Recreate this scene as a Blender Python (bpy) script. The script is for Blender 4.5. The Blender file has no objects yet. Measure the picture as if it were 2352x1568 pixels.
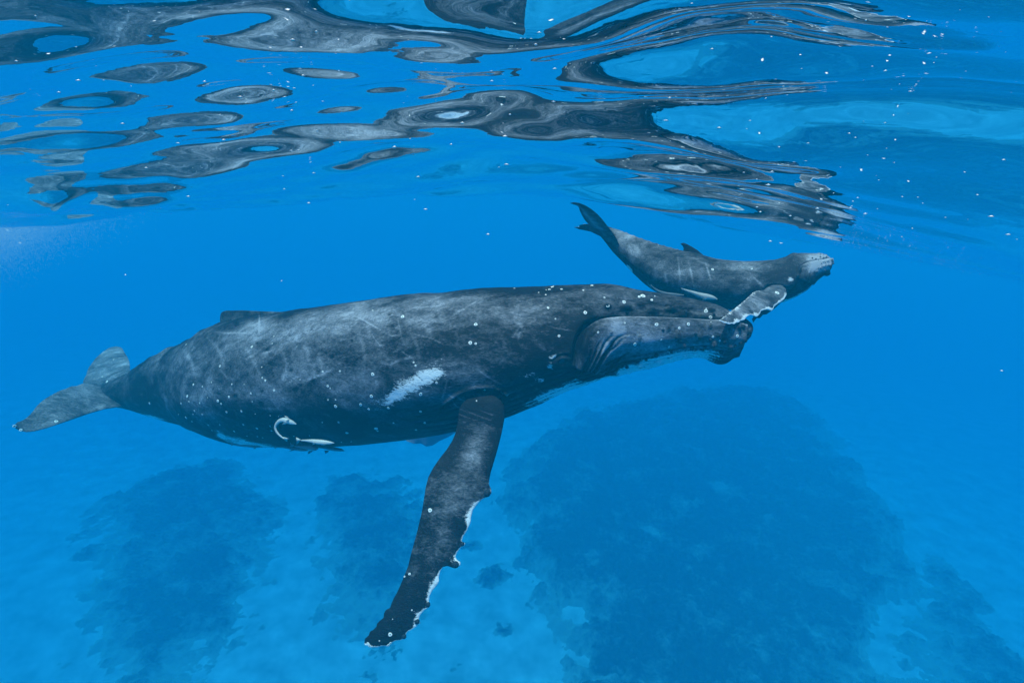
import bpy, math, random
import numpy as np
from mathutils import Vector, Matrix, noise as mnoise
from mathutils.bvhtree import BVHTree

rng = np.random.default_rng(7)
random.seed(7)
scene = bpy.context.scene
COL = scene.collection

# ------------------------------------------------------------------ camera
CAM_Z = -0.75                     # the lens is just under the water surface
PITCH, ROLL, LENS = 15.0, 2.5, 18.0
cam_data = bpy.data.cameras.new('camera')
cam_data.lens = LENS
cam_data.sensor_width = 36.0
cam_data.clip_start = 0.05
cam_data.clip_end = 1000.0
cam = bpy.data.objects.new('camera', cam_data)
COL.objects.link(cam)
CAM_M = (Matrix.Translation((0, 0, CAM_Z)) @ Matrix.Rotation(math.radians(90 - PITCH), 4, 'X')
         @ Matrix.Rotation(math.radians(ROLL), 4, 'Z'))
cam.matrix_world = CAM_M
scene.camera = cam

# ------------------------------------------------------------------ sky and sun
SUN_EL, SUN_AZ = 75.0, 215.0      # azimuth clockwise from +Y (the viewing direction)
world = bpy.data.worlds.new('World')
scene.world = world
world.use_nodes = True
wt = world.node_tree
wt.nodes.clear()
sky = wt.nodes.new('ShaderNodeTexSky')
sky.sky_type = 'NISHITA'
sky.sun_disc = False
sky.sun_elevation = math.radians(SUN_EL)
sky.sun_rotation = math.radians(SUN_AZ)
bg = wt.nodes.new('ShaderNodeBackground')
bg.inputs['Strength'].default_value = 0.12
wo = wt.nodes.new('ShaderNodeOutputWorld')
wt.links.new(sky.outputs[0], bg.inputs[0])
wt.links.new(bg.outputs[0], wo.inputs[0])
sun_d = bpy.data.lights.new('sun', 'SUN')
sun_d.energy = 4.5
sun_d.angle = math.radians(0.53)
sun_d.color = (1.0, 0.96, 0.90)
sun = bpy.data.objects.new('sun', sun_d)
COL.objects.link(sun)
a, e = math.radians(SUN_AZ), math.radians(SUN_EL)
to_sun = Vector((math.sin(a) * math.cos(e), math.cos(a) * math.cos(e), math.sin(e)))
sun.rotation_euler = to_sun.to_track_quat('Z', 'Y').to_euler()

vs = scene.view_settings
scene.display_settings.display_device = 'sRGB'
vs.view_transform = 'Standard'
vs.look = 'None'
vs.exposure = 0.28
vs.gamma = 1.0
vs.use_curve_mapping = False
scene.render.engine = 'CYCLES'
cy = scene.cycles
cy.use_denoising = True
cy.max_bounces = 10
cy.diffuse_bounces = 3
cy.glossy_bounces = 4
cy.transmission_bounces = 4
cy.volume_bounces = 4
cy.transparent_max_bounces = 8
cy.use_light_tree = False
cy.sample_clamp_indirect = 4.0

# ------------------------------------------------------------------ pixel <-> space, only to lay the animals out at their real distance
MI = np.array(CAM_M.inverted())
MC = np.array(CAM_M)
UW, UH = 2352.0, 1568.0           # the photograph as studied, 2352 x 1568
FU = UW * LENS / 36.0
def P(u, v, d):
    """The point at distance d in front of the lens that shows at (u, v)."""
    u, v, d = np.broadcast_arrays(np.asarray(u, float), np.asarray(v, float), np.asarray(d, float))
    c = np.stack([(u - UW / 2) / FU * d, -(v - UH / 2) / FU * d, -d], -1)
    return c @ MC[:3, :3].T + MC[:3, 3]
def proj(p):
    c = np.asarray(p) @ MI[:3, :3].T + MI[:3, 3]
    return np.stack([UW / 2 + FU * c[..., 0] / -c[..., 2], UH / 2 - FU * c[..., 1] / -c[..., 2]], -1)
def depth(p):
    return -(np.asarray(p) @ MI[:3, :3].T + MI[:3, 3])[..., 2]

# ------------------------------------------------------------------ helpers
def mesh_obj(name, verts, faces, mat=None, parent=None, smooth=True, attrs=None):
    me = bpy.data.meshes.new(name)
    me.from_pydata([], [], [])
    verts = np.asarray(verts, np.float32)
    nv = len(verts)
    me.vertices.add(nv)
    me.vertices.foreach_set('co', verts.ravel())
    if isinstance(faces, np.ndarray):
        k = faces.shape[1]
        nf = len(faces)
        me.loops.add(nf * k)
        me.loops.foreach_set('vertex_index', faces.astype(np.int32).ravel())
        me.polygons.add(nf)
        me.polygons.foreach_set('loop_start', np.arange(nf, dtype=np.int32) * k)
        try:
            me.polygons.foreach_set('loop_total', np.full(nf, k, np.int32))
        except Exception:
            pass
    else:
        tot = np.array([len(f) for f in faces], np.int32)
        flat = np.concatenate([np.asarray(f, np.int32) for f in faces])
        me.loops.add(len(flat))
        me.loops.foreach_set('vertex_index', flat)
        me.polygons.add(len(tot))
        me.polygons.foreach_set('loop_start', np.concatenate([[0], np.cumsum(tot)[:-1]]).astype(np.int32))
        try:
            me.polygons.foreach_set('loop_total', tot)
        except Exception:
            pass
    me.update(calc_edges=True)
    me.validate()
    if smooth:
        me.polygons.foreach_set('use_smooth', np.ones(len(me.polygons), bool))
    if attrs:
        for k, val in attrs.items():
            at = me.attributes.new(k, 'FLOAT', 'POINT')
            at.data.foreach_set('value', np.asarray(val, np.float32))
    if mat:
        me.materials.append(mat)
    o = bpy.data.objects.new(name, me)
    COL.objects.link(o)
    if parent:
        o.parent = parent
    return o

def tag(o, label=None, cat=None, group=None, kind=None):
    if label: o['label'] = label
    if cat: o['category'] = cat
    if group: o['group'] = group
    if kind: o['kind'] = kind
    return o

def smooth_interp(x, xp, fp):
    """Catmull-Rom through (xp, fp)."""
    xp = np.asarray(xp, float); fp = np.asarray(fp, float)
    if fp.ndim == 1:
        fp = fp[:, None]; sq = True
    else:
        sq = False
    m = np.zeros_like(fp)
    dx = np.diff(xp)[:, None]
    sl = np.diff(fp, axis=0) / dx
    m[1:-1] = (sl[:-1] * dx[1:] + sl[1:] * dx[:-1]) / (dx[1:] + dx[:-1])
    m[0] = sl[0]; m[-1] = sl[-1]
    i = np.clip(np.searchsorted(xp, x) - 1, 0, len(xp) - 2)
    h = (xp[i + 1] - xp[i])[:, None]
    t = ((x - xp[i]) / (xp[i + 1] - xp[i]))[:, None]
    r = ((2 * t**3 - 3 * t**2 + 1) * fp[i] + (t**3 - 2 * t**2 + t) * h * m[i]
         + (-2 * t**3 + 3 * t**2) * fp[i + 1] + (t**3 - t**2) * h * m[i + 1])
    return r[:, 0] if sq else r

def unit(v):
    return v / np.maximum(np.linalg.norm(v, axis=-1, keepdims=True), 1e-9)

# smooth value noise on numpy arrays (lattice of random values, quintic blend)
_LAT = np.random.default_rng(3).random((64, 64, 64)).astype(np.float32) * 2 - 1
def vnoise(p):
    p = np.asarray(p, float)
    i = np.floor(p).astype(int)
    f = p - i
    f = f * f * f * (f * (f * 6 - 15) + 10)
    r = 0
    for dx in (0, 1):
        wx = f[..., 0] if dx else 1 - f[..., 0]
        for dy in (0, 1):
            wy = f[..., 1] if dy else 1 - f[..., 1]
            for dz in (0, 1):
                wz = f[..., 2] if dz else 1 - f[..., 2]
                r = r + _LAT[(i[..., 0] + dx) & 63, (i[..., 1] + dy) & 63, (i[..., 2] + dz) & 63] * wx * wy * wz
    return r
def fbm(p, oct=4, gain=0.5, lac=2.03):
    p = np.asarray(p, float)
    a_, s, r, tot = 1.0, 1.0, 0, 0
    for k in range(oct):
        r = r + a_ * vnoise(p * s + 17.3 * k)
        tot += a_
        a_ *= gain; s *= lac
    return r / tot

class NT:
    """Small helper for node trees."""
    def __init__(self, name):
        self.m = bpy.data.materials.new(name)
        self.m.use_nodes = True
        self.t = self.m.node_tree
        self.t.nodes.clear()
        self.out = self.t.nodes.new('ShaderNodeOutputMaterial')
    def n(self, typ, ins=None, **kw):
        nd = self.t.nodes.new(typ)
        for k, v in kw.items():
            setattr(nd, k, v)
        for k, v in (ins or {}).items():
            if hasattr(v, 'is_linked') or isinstance(v, bpy.types.NodeSocket):
                self.t.links.new(v, nd.inputs[k])
            else:
                nd.inputs[k].default_value = v
        return nd
    def link(self, a, b):
        self.t.links.new(a, b)
    def math(self, op, a, b=0.0, clamp=False):
        nd = self.t.nodes.new('ShaderNodeMath'); nd.operation = op; nd.use_clamp = clamp
        for i, v in enumerate((a, b)):
            if isinstance(v, bpy.types.NodeSocket): self.t.links.new(v, nd.inputs[i])
            else: nd.inputs[i].default_value = v
        return nd.outputs[0]
    def ramp(self, fac, stops, interp='LINEAR'):
        nd = self.t.nodes.new('ShaderNodeValToRGB')
        nd.color_ramp.interpolation = interp
        el = nd.color_ramp.elements
        while len(el) < len(stops): el.new(0.5)
        for e_, (p, c) in zip(el, stops):
            e_.position = p
            e_.color = (c, c, c, 1) if not hasattr(c, '__len__') else (*c, 1)
        self.t.links.new(fac, nd.inputs[0])
        return nd.outputs[0]
    def mix(self, fac, a, b):
        nd = self.t.nodes.new('ShaderNodeMix'); nd.data_type = 'RGBA'
        for k, v in ((0, fac), (6, a), (7, b)):
            if isinstance(v, bpy.types.NodeSocket): self.t.links.new(v, nd.inputs[k])
            else: nd.inputs[k].default_value = v if k == 0 else (*v, 1)
        return nd.outputs[2]
# ------------------------------------------------------------------ the water surface seen from below
BED_Z = -34.0
HALF = 260.0
def wave_set():
    r = np.random.default_rng(306)
    comps = []
    for lam, slope in ((9.0, .025), (6.0, .035), (4.2, .035), (3.0, .045), (2.2, .062), (1.6, .085), (1.2, .095),
                       (.9, .092), (.66, .07), (.48, .046), (.36, .026), (.27, .014)):
        for k in range(4):
            l = lam * r.uniform(.85, 1.18)
            th = math.radians(70 + r.normal() * 20)       # crests run mostly across the view
            comps.append((2 * math.pi / l, th, slope * 1.0, r.uniform(0, 6.283), l))
    return comps
WAVES = wave_set()
def eta(x, y):
    """Water height over (x, y)."""
    r = np.hypot(x, y)
    wx = x + .5 * fbm(np.stack([x * .3, y * .3, 0 * x + 3.1], -1), 2)
    wy = y + .5 * fbm(np.stack([x * .3, y * .3, 0 * x + 9.7], -1), 2)
    # a swell: a crest overhead, a trough some seven metres out
    z = .15 - .68 * (1 - np.exp(-(r / 4.6) ** 2)) + .5 * (1 - np.exp(-(np.maximum(r - 7, 0) / 12) ** 2))
    z = z + .10 * np.exp(-(x / 4.0) ** 2) * np.clip((r - 3) / 3, 0, 1) - 1.15 * (1 - np.exp(-(x / 6.5) ** 2)) * np.exp(-(r / 30) ** 2) - .05 * np.maximum(x, 0) * np.exp(-(r / 30) ** 2)
    patch = .72 + .5 * fbm(np.stack([x * .11, y * .11, 0 * x + 1.3], -1), 2)
    calm = 1 - .80 / (1 + np.exp(-(x - 1.3 - .25 * y) / .45)) * np.exp(-np.maximum(y - 9, 0) / 6)
    patch = np.clip(patch, .15, 1.4) * calm
    for k, th, s, ph, l in WAVES:
        amp = s / k
        cut = np.exp(-(r / (l * 70)) ** 2)
        w = amp * np.sin(k * (wx * math.cos(th) + wy * math.sin(th)) + ph)
        z = z + w * cut * (patch if l < 5 else 1.0)
    return z

def build_surface():
    dense = np.radians(np.linspace(-52, 52, 760))
    rest = np.radians(np.linspace(52, 308, 90)[1:-1])
    ang = np.concatenate([dense, rest])
    rad = np.concatenate([np.linspace(.02, 2, 16)[:-1], np.geomspace(2, 42, 620)[:-1], np.geomspace(42, HALF - 2, 40)])
    A, R = np.meshgrid(ang, rad)
    X, Y = R * np.sin(A), R * np.cos(A)
    Z = eta(X, Y)
    na, nr = len(ang), len(rad)
    V = np.stack([X, Y, Z], -1).reshape(-1, 3)
    i = np.arange(nr - 1)[:, None] * na
    j = np.arange(na)[None, :]
    j2 = (j + 1) % na
    F = np.stack([i + j, i + na + j, i + na + j2, i + j2], -1).reshape(-1, 4)[:, ::-1]
    m = NT('water_surface')
    tc = m.n('ShaderNodeTexCoord')
    nz = m.n('ShaderNodeTexNoise', {'Vector': tc.outputs['Object'], 'Scale': 4.0, 'Detail': 2.5, 'Roughness': .5, 'Distortion': .3})
    bump = m.n('ShaderNodeBump', {'Strength': .22, 'Distance': .010, 'Height': nz.outputs[0]})
    fr = m.n('ShaderNodeFresnel', {'IOR': 1.333, 'Normal': bump.outputs[0]})
    gl = m.n('ShaderNodeBsdfGlossy', {'Color': (.97, .98, 1, 1), 'Roughness': 0.0, 'Normal': bump.outputs[0]})
    tr = m.n('ShaderNodeBsdfTransparent', {'Color': (1, 1, 1, 1)})
    mx = m.n('ShaderNodeMixShader', {0: fr.outputs[0], 1: tr.outputs[0], 2: gl.outputs[0]})
    m.link(mx.outputs[0], m.out.inputs[0])
    o = mesh_obj('water_surface', V, F, m.m)
    tag(o, 'rippled underside of the sea surface mirroring the whales and blue water', kind='structure')
    return o
build_surface()

# ------------------------------------------------------------------ the water itself
def build_haze():
    h = HALF
    z0, z1 = BED_Z - 4.0, 2.0
    v = [(-h, -h, z0), (h, -h, z0), (h, h, z0), (-h, h, z0), (-h, -h, z1), (h, -h, z1), (h, h, z1), (-h, h, z1)]
    f = [(3, 2, 1, 0), (4, 5, 6, 7), (0, 1, 5, 4), (1, 2, 6, 5), (2, 3, 7, 6), (3, 0, 4, 7)]
    m = NT('sea_water')
    vol = m.n('ShaderNodeVolumePrincipled')
    vol.inputs['Density'].default_value = WATER['density']
    vol.inputs['Color'].default_value = (*WATER['color'], 1)
    vol.inputs['Absorption Color'].default_value = (*WATER['absorb'], 1)
    vol.inputs['Anisotropy'].default_value = 0.0
    m.link(vol.outputs[0], m.out.inputs['Volume'])
    o = mesh_obj('haze', v, f, m.m, smooth=False)
    tag(o, 'clear deep blue sea water filling the whole scene', kind='stuff')
    return o
WATER = dict(density=0.150, color=(0.001, 0.070, 0.107), absorb=(0.33, 0.777, 0.923))
build_haze()
# ------------------------------------------------------------------ sea bed
def bed_h(x, y):
    return BED_Z + .7 * fbm(np.stack([x * .05, y * .05, 0 * x], -1), 3) + .12 * fbm(np.stack([x * .5, y * .5, 0 * x + 5], -1), 2)
def build_bed():
    n = 260
    t = np.linspace(-1, 1, n)
    g = np.sign(t) * np.abs(t) ** 2.2 * (HALF - 3)
    X, Y = np.meshgrid(g, g + 0)
    Y = Y + 0
    Z = bed_h(X, Y)
    V = np.stack([X, Y, Z], -1).reshape(-1, 3)
    i = np.arange(n - 1)[:, None] * n; j = np.arange(n - 1)[None, :]
    F = np.stack([i + j, i + j + 1, i + n + j + 1, i + n + j], -1).reshape(-1, 4)
    m = NT('sand')
    tc = m.n('ShaderNodeTexCoord')
    nz = m.n('ShaderNodeTexNoise', {'Vector': tc.outputs['Object'], 'Scale': .5, 'Detail': 6.0, 'Roughness': .6})
    col = m.ramp(nz.outputs[0], [(.3, (.42, .45, .43)), (.7, (.80, .82, .79))])
    b = m.n('ShaderNodeBsdfDiffuse', {'Color': col, 'Roughness': 1.0})
    m.link(b.outputs[0], m.out.inputs[0])
    o = mesh_obj('seabed', V, F, m.m)
    tag(o, 'pale sandy sea floor fading into blue water', kind='structure')
build_bed()

def bed_at(u, v):
    """Where the sight line through (u, v) meets the sea floor."""
    o = np.array([0, 0, CAM_Z]); d = P(u, v, 1.0) - o
    return (o + d * ((BED_Z - CAM_Z) / d[..., 2])[..., None])[..., :2]
def reef_mat():
    m = NT('coral_reef')
    tc = m.n('ShaderNodeTexCoord')
    n1 = m.n('ShaderNodeTexNoise', {'Vector': tc.outputs['Object'], 'Scale': .28, 'Detail': 8.0, 'Roughness': .68})
    n2 = m.n('ShaderNodeTexNoise', {'Vector': tc.outputs['Object'], 'Scale': 2.2, 'Detail': 5.0, 'Roughness': .7})
    at = m.n('ShaderNodeAttribute', attribute_name='sand').outputs['Fac']
    col = m.ramp(n2.outputs[0], [(.3, (.018, .02, .022)), (.5, (.045, .05, .05)), (.72, (.16, .16, .14))])
    w = m.ramp(m.math('ADD', m.math('ADD', m.math('MULTIPLY', n1.outputs[0], 1.35), -.16), m.math('ADD', m.math('MULTIPLY', n2.outputs[0], .3), m.math('MULTIPLY', at, .30))), [(.69, 0.0), (.98, 1.0)])
    col = m.mix(m.math('MULTIPLY', w, .9), col, (.5, .49, .42))
    b = m.n('ShaderNodeBsdfDiffuse', {'Color': col, 'Roughness': 1.0})
    m.link(b.outputs[0], m.out.inputs[0])
    return m.m
REEF = reef_mat()
def poly_sd(x, y, poly):
    """Signed distance, positive inside."""
    q = np.stack([x, y], -1)
    n = len(poly); best = np.full(x.shape, 1e9); inside = np.zeros(x.shape, bool)
    for i in range(n):
        a_, b_ = poly[i], poly[(i + 1) % n]
        d = b_ - a_
        t = np.clip(((q - a_) * d).sum(-1) / (d @ d + 1e-9), 0, 1)
        best = np.minimum(best, np.linalg.norm(q - a_ - t[..., None] * d, axis=-1))
        c = ((a_[1] > y) != (b_[1] > y)) & (x < (b_[0] - a_[0]) * (y - a_[1]) / (b_[1] - a_[1] + 1e-12) + a_[0])
        inside ^= c
    return np.where(inside, best, -best)
def reef(poly_px, height, label, seed, res=.22, name='coral_reef', holes=()):
    pl = bed_at(np.array([p[0] for p in poly_px], float), np.array([p[1] for p in poly_px], float))
    lo, hi = pl.min(0) - 6, pl.max(0) + 6
    nx, ny = [int(min(420, max(12, (hi[k] - lo[k]) / res))) for k in (0, 1)]
    X, Y = np.meshgrid(np.linspace(lo[0], hi[0], nx), np.linspace(lo[1], hi[1], ny))
    sd = poly_sd(X, Y, pl)
    k = 1.5 if name == 'coral_reef' else .45
    sd = sd + k * 2.6 * fbm(np.stack([X * .25, Y * .25, 0 * X + seed], -1), 5, .7) + k * 1.2 * fbm(np.stack([X * 1.4, Y * 1.4, 0 * X + seed], -1), 3, .8)
    sand = 0 * X
    for (hu, hv, hr) in holes:
        c = bed_at(np.array(float(hu)), np.array(float(hv)))
        g = np.exp(-((X - c[0]) ** 2 + (Y - c[1]) ** 2) / hr ** 2)
        sand = np.maximum(sand, g); sd = sd - g * 4.0
    sand = np.maximum(sand, 1.3 * np.exp(-(np.maximum(sd, 0) / (1.5 * k)) ** 1.3))
    m = np.clip(sd / (2.2 * k + .3), -1, 1)
    H = .55 * height * (np.sin(np.clip(m, 0, 1) * math.pi / 2)) * (.75 + .5 * fbm(np.stack([X * .2, Y * .2, 0 * X + seed + 3], -1), 3))
    rough = fbm(np.stack([X * 1.3, Y * 1.3, 0 * X + seed + 7], -1), 4, .65)
    H = H + np.clip(m, 0, 1) * (rough * .55 + np.abs(fbm(np.stack([X * .7, Y * .7, 0 * X + seed], -1), 3)) * .9) * min(1, height)
    Z = bed_h(X, Y) + np.where(m > 0, H, m * .8) - .04
    V = np.stack([X, Y, Z], -1).reshape(-1, 3)
    keep = m > -.6
    i = np.arange(ny - 1)[:, None] * nx; j = np.arange(nx - 1)[None, :]
    F = np.stack([i + j, i + j + 1, i + nx + j + 1, i + nx + j], -1).reshape(-1, 4)
    kf = keep.ravel()[F].any(1)
    F = F[kf]
    used = np.unique(F); mp_ = np.full(len(V), -1); mp_[used] = np.arange(len(used))
    o = mesh_obj(name, V[used], mp_[F], REEF, attrs={'sand': sand.ravel()[used]})
    tag(o, label, 'reef' if name == 'coral_reef' else 'coral')
    return o
reef([(195, 1230), (250, 1160), (330, 1110), (430, 1075), (560, 1070), (640, 1130), (645, 1220), (620, 1300), (590, 1380), (570, 1440), (500, 1480), (440, 1560), (420, 1700), (250, 1700), (190, 1500), (185, 1380), (235, 1330)], 1.6,
     'dark coral reef patch on the sand below the tail of the adult whale', 2.0)
reef([(728, 1280), (733, 1150), (770, 1100), (850, 1082), (930, 1105), (985, 1170), (990, 1260), (960, 1340), (910, 1420), (870, 1490), (800, 1515), (750, 1475), (722, 1400)], 1.5,
     'dark coral reef patch partly behind the long hanging flipper', 11.0)
reef([(1165, 1120), (1230, 1010), (1350, 940), (1500, 905), (1650, 890), (1790, 900), (1880, 955), (1960, 1060), (2020, 1170), (2075, 1250), (2110, 1330), (2070, 1380), (2030, 1460), (2045, 1568), (2055, 1750), (1330, 1750), (1300, 1560), (1262, 1480), (1290, 1420), (1235, 1370), (1190, 1290), (1170, 1200)], 2.4,
     'broad dark coral reef mound dotted with pale sand under the head of the adult whale', 23.0, res=.16, holes=[(2048, 1405, 1.7), (2075, 1425, 1.0), (1990, 1320, .8), (2055, 1530, 1.6), (1580, 1330, .7), (1500, 1240, .8), (1310, 1410, 1.2), (1350, 1515, 1.0)])
reef([(2160, 1290), (2230, 1370), (2290, 1450), (2360, 1540), (2500, 1750), (2095, 1750), (2085, 1540), (2115, 1420), (2130, 1340)], 1.8, 'dark coral reef beyond the pale sand channel at the bottom right corner', 31.0)
for u, v, w_, h_, lab in ((1125, 1315, 46, 26, 'ragged dark coral head on the sand between flipper and broad reef mound'), (1160, 1445, 30, 20, 'round dark coral head on pale sand beside the broad reef mound'), (1040, 1538, 24, 12, 'small dark coral head at the bottom edge right of the flipper tip'),
                     (832, 1553, 26, 10, 'small dark coral head at the bottom edge left of the flipper tip'), (1085, 1250, 30, 12, 'faint low coral head just right of the flipper knobs')):
    n = 11
    reef([(u + w_ * math.cos(k / n * 6.283) * (1 + .25 * math.sin(3 * k)), v + h_ * math.sin(k / n * 6.283) * (1 + .2 * math.cos(2 * k))) for k in range(n)], .7, lab, u * .01, res=.09, name='coral_outcrop')
# ------------------------------------------------------------------ whale building
def profile(pairs, ns, power=1.0):
    """pairs: (top_u, top_v, bottom_u, bottom_v, distance, width ratio, top sharpness) -> ns smooth stations."""
    A = np.array(pairs, float)
    mid = (A[:, :2] + A[:, 2:4]) / 2
    s = np.concatenate([[0], np.cumsum(np.linalg.norm(np.diff(mid, axis=0), axis=1))])
    q = np.linspace(0, 1, ns)
    q = 1 - (1 - q) * (.55 + .45 * (1 - q))          # more stations toward the snout
    return smooth_interp(s[-1] * q, s, A), q

def loft(pairs, ns=420, nth=240, roll=0.0, cap_pow=.5):
    A, qq = profile(pairs, ns)
    top, bot, D, WR, SH = A[:, :2], A[:, 2:4], A[:, 4], A[:, 5], A[:, 6]
    mid = (top + bot) / 2
    C = P(mid[:, 0], mid[:, 1], D)
    Pt, Pb = P(top[:, 0], top[:, 1], D), P(bot[:, 0], bot[:, 1], D)
    H = np.linalg.norm(Pt - Pb, axis=1) / 2
    T = unit(np.gradient(C, axis=0))
    # smooth the tangents
    for _ in range(40):
        T[1:-1] = unit(T[:-2] + 2 * T[1:-1] + T[2:])
    up = np.array([0, 0, 1.0])
    S = unit(np.cross(T, up))                       # towards the lens for a whale swimming to the right
    U = unit(np.cross(S, T))
    cr, sr = math.cos(roll), math.sin(roll)
    S, U = S * cr + U * sr, U * cr - S * sr
    th = np.arange(nth) / nth * 2 * math.pi         # 0 top, pi/2 near side
    ct, st = np.cos(th), np.sin(th)
    nimg = unit(top - bot)
    def ring(C, H):
        W = H * WR
        # upper half narrows by SH
        wide = 1 - SH[:, None] * np.maximum(ct, 0)[None, :] ** 1.0 * .85
        a = (W[:, None] * st[None, :] * wide)[..., None] * S[:, None, :]
        b = (H[:, None] * ct[None, :])[..., None] * U[:, None, :]
        return C[:, None, :] + a + b
    for _ in range(14):
        R = ring(C, H)
        q = proj(R)
        e = ((q - mid[:, None, :]) * nimg[:, None, :]).sum(-1)
        hi, lo = e.max(1), e.min(1)
        want = np.linalg.norm(top - bot, axis=1) / 2
        off = (hi + lo) / 2
        scale = D / FU
        C = C - U * (off * scale)[:, None] * .8
        H = H * (want * 2 / np.maximum(hi - lo, 1e-3)) ** .8
        k = np.ones(5) / 5
        Hp = np.pad(H, 2, mode='reflect', reflect_type='odd'); H = np.maximum(np.convolve(Hp, k, 'valid'), 1e-3)
    R = ring(C, H)
    return dict(R=R, C=C, H=H, S=S, U=U, T=T, th=th, ns=ns, nth=nth, A=A, q=qq)

def grid_faces(ns, nth, base=0, closed=True):
    i = np.arange(ns - 1)[:, None] * nth + base
    j = np.arange(nth if closed else nth - 1)[None, :]
    j2 = (j + 1) % nth
    return np.stack([i + j, i + j2, i + nth + j2, i + nth + j], -1).reshape(-1, 4)

def grid_normals(R):
    ds = np.gradient(R, axis=0)
    dt = np.roll(R, -1, 1) - np.roll(R, 1, 1)
    n = unit(np.cross(dt, ds))
    c = R.mean(1, keepdims=True)
    sgn = np.sign(((R - c) * n).sum(-1).mean())
    return n * (sgn if sgn else 1)

def polydist(q, line):
    """Distance in photo units from points q (...,2) to a polyline, signed side (+ = below/right of travel), and the fraction along."""
    L = np.array(line, float)
    best = np.full(q.shape[:-1], 1e9); side = np.zeros_like(best); fr = np.zeros_like(best)
    seg = np.linalg.norm(np.diff(L, axis=0), axis=1); tot = seg.sum(); acc = 0
    for a_, b_, sl in zip(L[:-1], L[1:], seg):
        d = b_ - a_
        t = np.clip(((q - a_) * d).sum(-1) / (sl * sl + 1e-9), 0, 1)
        p = a_ + t[..., None] * d
        r = np.linalg.norm(q - p, axis=-1)
        m = r < best
        best = np.where(m, r, best)
        cr = d[0] * (q[..., 1] - a_[1]) - d[1] * (q[..., 0] - a_[0])
        side = np.where(m, np.sign(cr), side)
        fr = np.where(m, (acc + t * sl) / tot, fr)
        acc += sl
    return best, side, fr

def smooth_line(pts, n=24):
    L = np.array(pts, float)
    s = np.concatenate([[0], np.cumsum(np.linalg.norm(np.diff(L, axis=0), axis=1))])
    return smooth_interp(np.linspace(0, s[-1], n), s, L)

class Body:
    """Near half is sculpted where it shows in the photograph; the far half mirrors it."""
    def __init__(self, lf):
        self.l = lf
        R = lf['R']
        self.q = proj(R)
        self.D = depth(R)
        self.disp = np.zeros(R.shape[:2])
        self.white = np.zeros(R.shape[:2]); self.pale = np.zeros(R.shape[:2]); self.dark = np.zeros(R.shape[:2])
        n = lf['nth']
        self.near = (np.arange(n) <= n // 2)[None, :]
    def _m(self, a_):
        """Mirror the near half to the far half."""
        n = self.l['nth']
        j = np.arange(n)
        src = np.where(j <= n // 2, j, n - j)
        return a_[:, src]
    def groove(self, line, r, d, ends=.12, n=24):
        L = smooth_line(line, n)
        b, s, f = polydist(self.q, L)
        fade = np.clip(np.minimum(f, 1 - f) / ends, 0, 1) if ends > 0 else 1
        g = np.exp(-(b / r) ** 2) * fade * self.near
        self.disp -= self._m(g) * d
        return self._m(g)
    def step(self, line, r, d, back, n=40, ends=.05):
        """A ledge: skin stands proud by d on the + side within r and fades over `back`."""
        L = smooth_line(line, n)
        b, s, f = polydist(self.q, L)
        sd = b * s
        fade = np.clip(np.minimum(f, 1 - f) / ends, 0, 1)
        g = np.clip(sd / r + .5, 0, 1); g = g * g * (3 - 2 * g)
        g = g * np.exp(-(np.maximum(sd, 0) / back) ** 2) * fade * self.near
        self.disp += self._m(g) * d
    def bump(self, u, v, r, h, el=1.0, ang=0.0):
        dx, dy = self.q[..., 0] - u, self.q[..., 1] - v
        c, s = math.cos(ang), math.sin(ang)
        x, y = dx * c + dy * s, (-dx * s + dy * c) * el
        g = np.exp(-((x * x + y * y) / (r * r)) ** 1.3) * self.near
        self.disp += self._m(g) * h
        return self._m(g)
    def blob(self, which, u, v, rx, ry, ang, amt, soft=1.5):
        dx, dy = self.q[..., 0] - u, self.q[..., 1] - v
        c, s = math.cos(ang), math.sin(ang)
        x, y = (dx * c + dy * s) / rx, (-dx * s + dy * c) / ry
        g = np.exp(-((x * x + y * y)) ** soft) * amt * self.near
        a_ = getattr(self, which); a_ += g if which == 'white1' else self._m(g)
    def finish(self):
        R = self.l['R']
        N = grid_normals(R)
        return R + N * self.disp[..., None]

def close_caps(V, F, ns, nth, base=0):
    F = [tuple(f) for f in F]
    F.append(tuple(base + j for j in range(nth)))
    F.append(tuple(base + (ns - 1) * nth + j for j in range(nth))[::-1])
    return F

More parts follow.
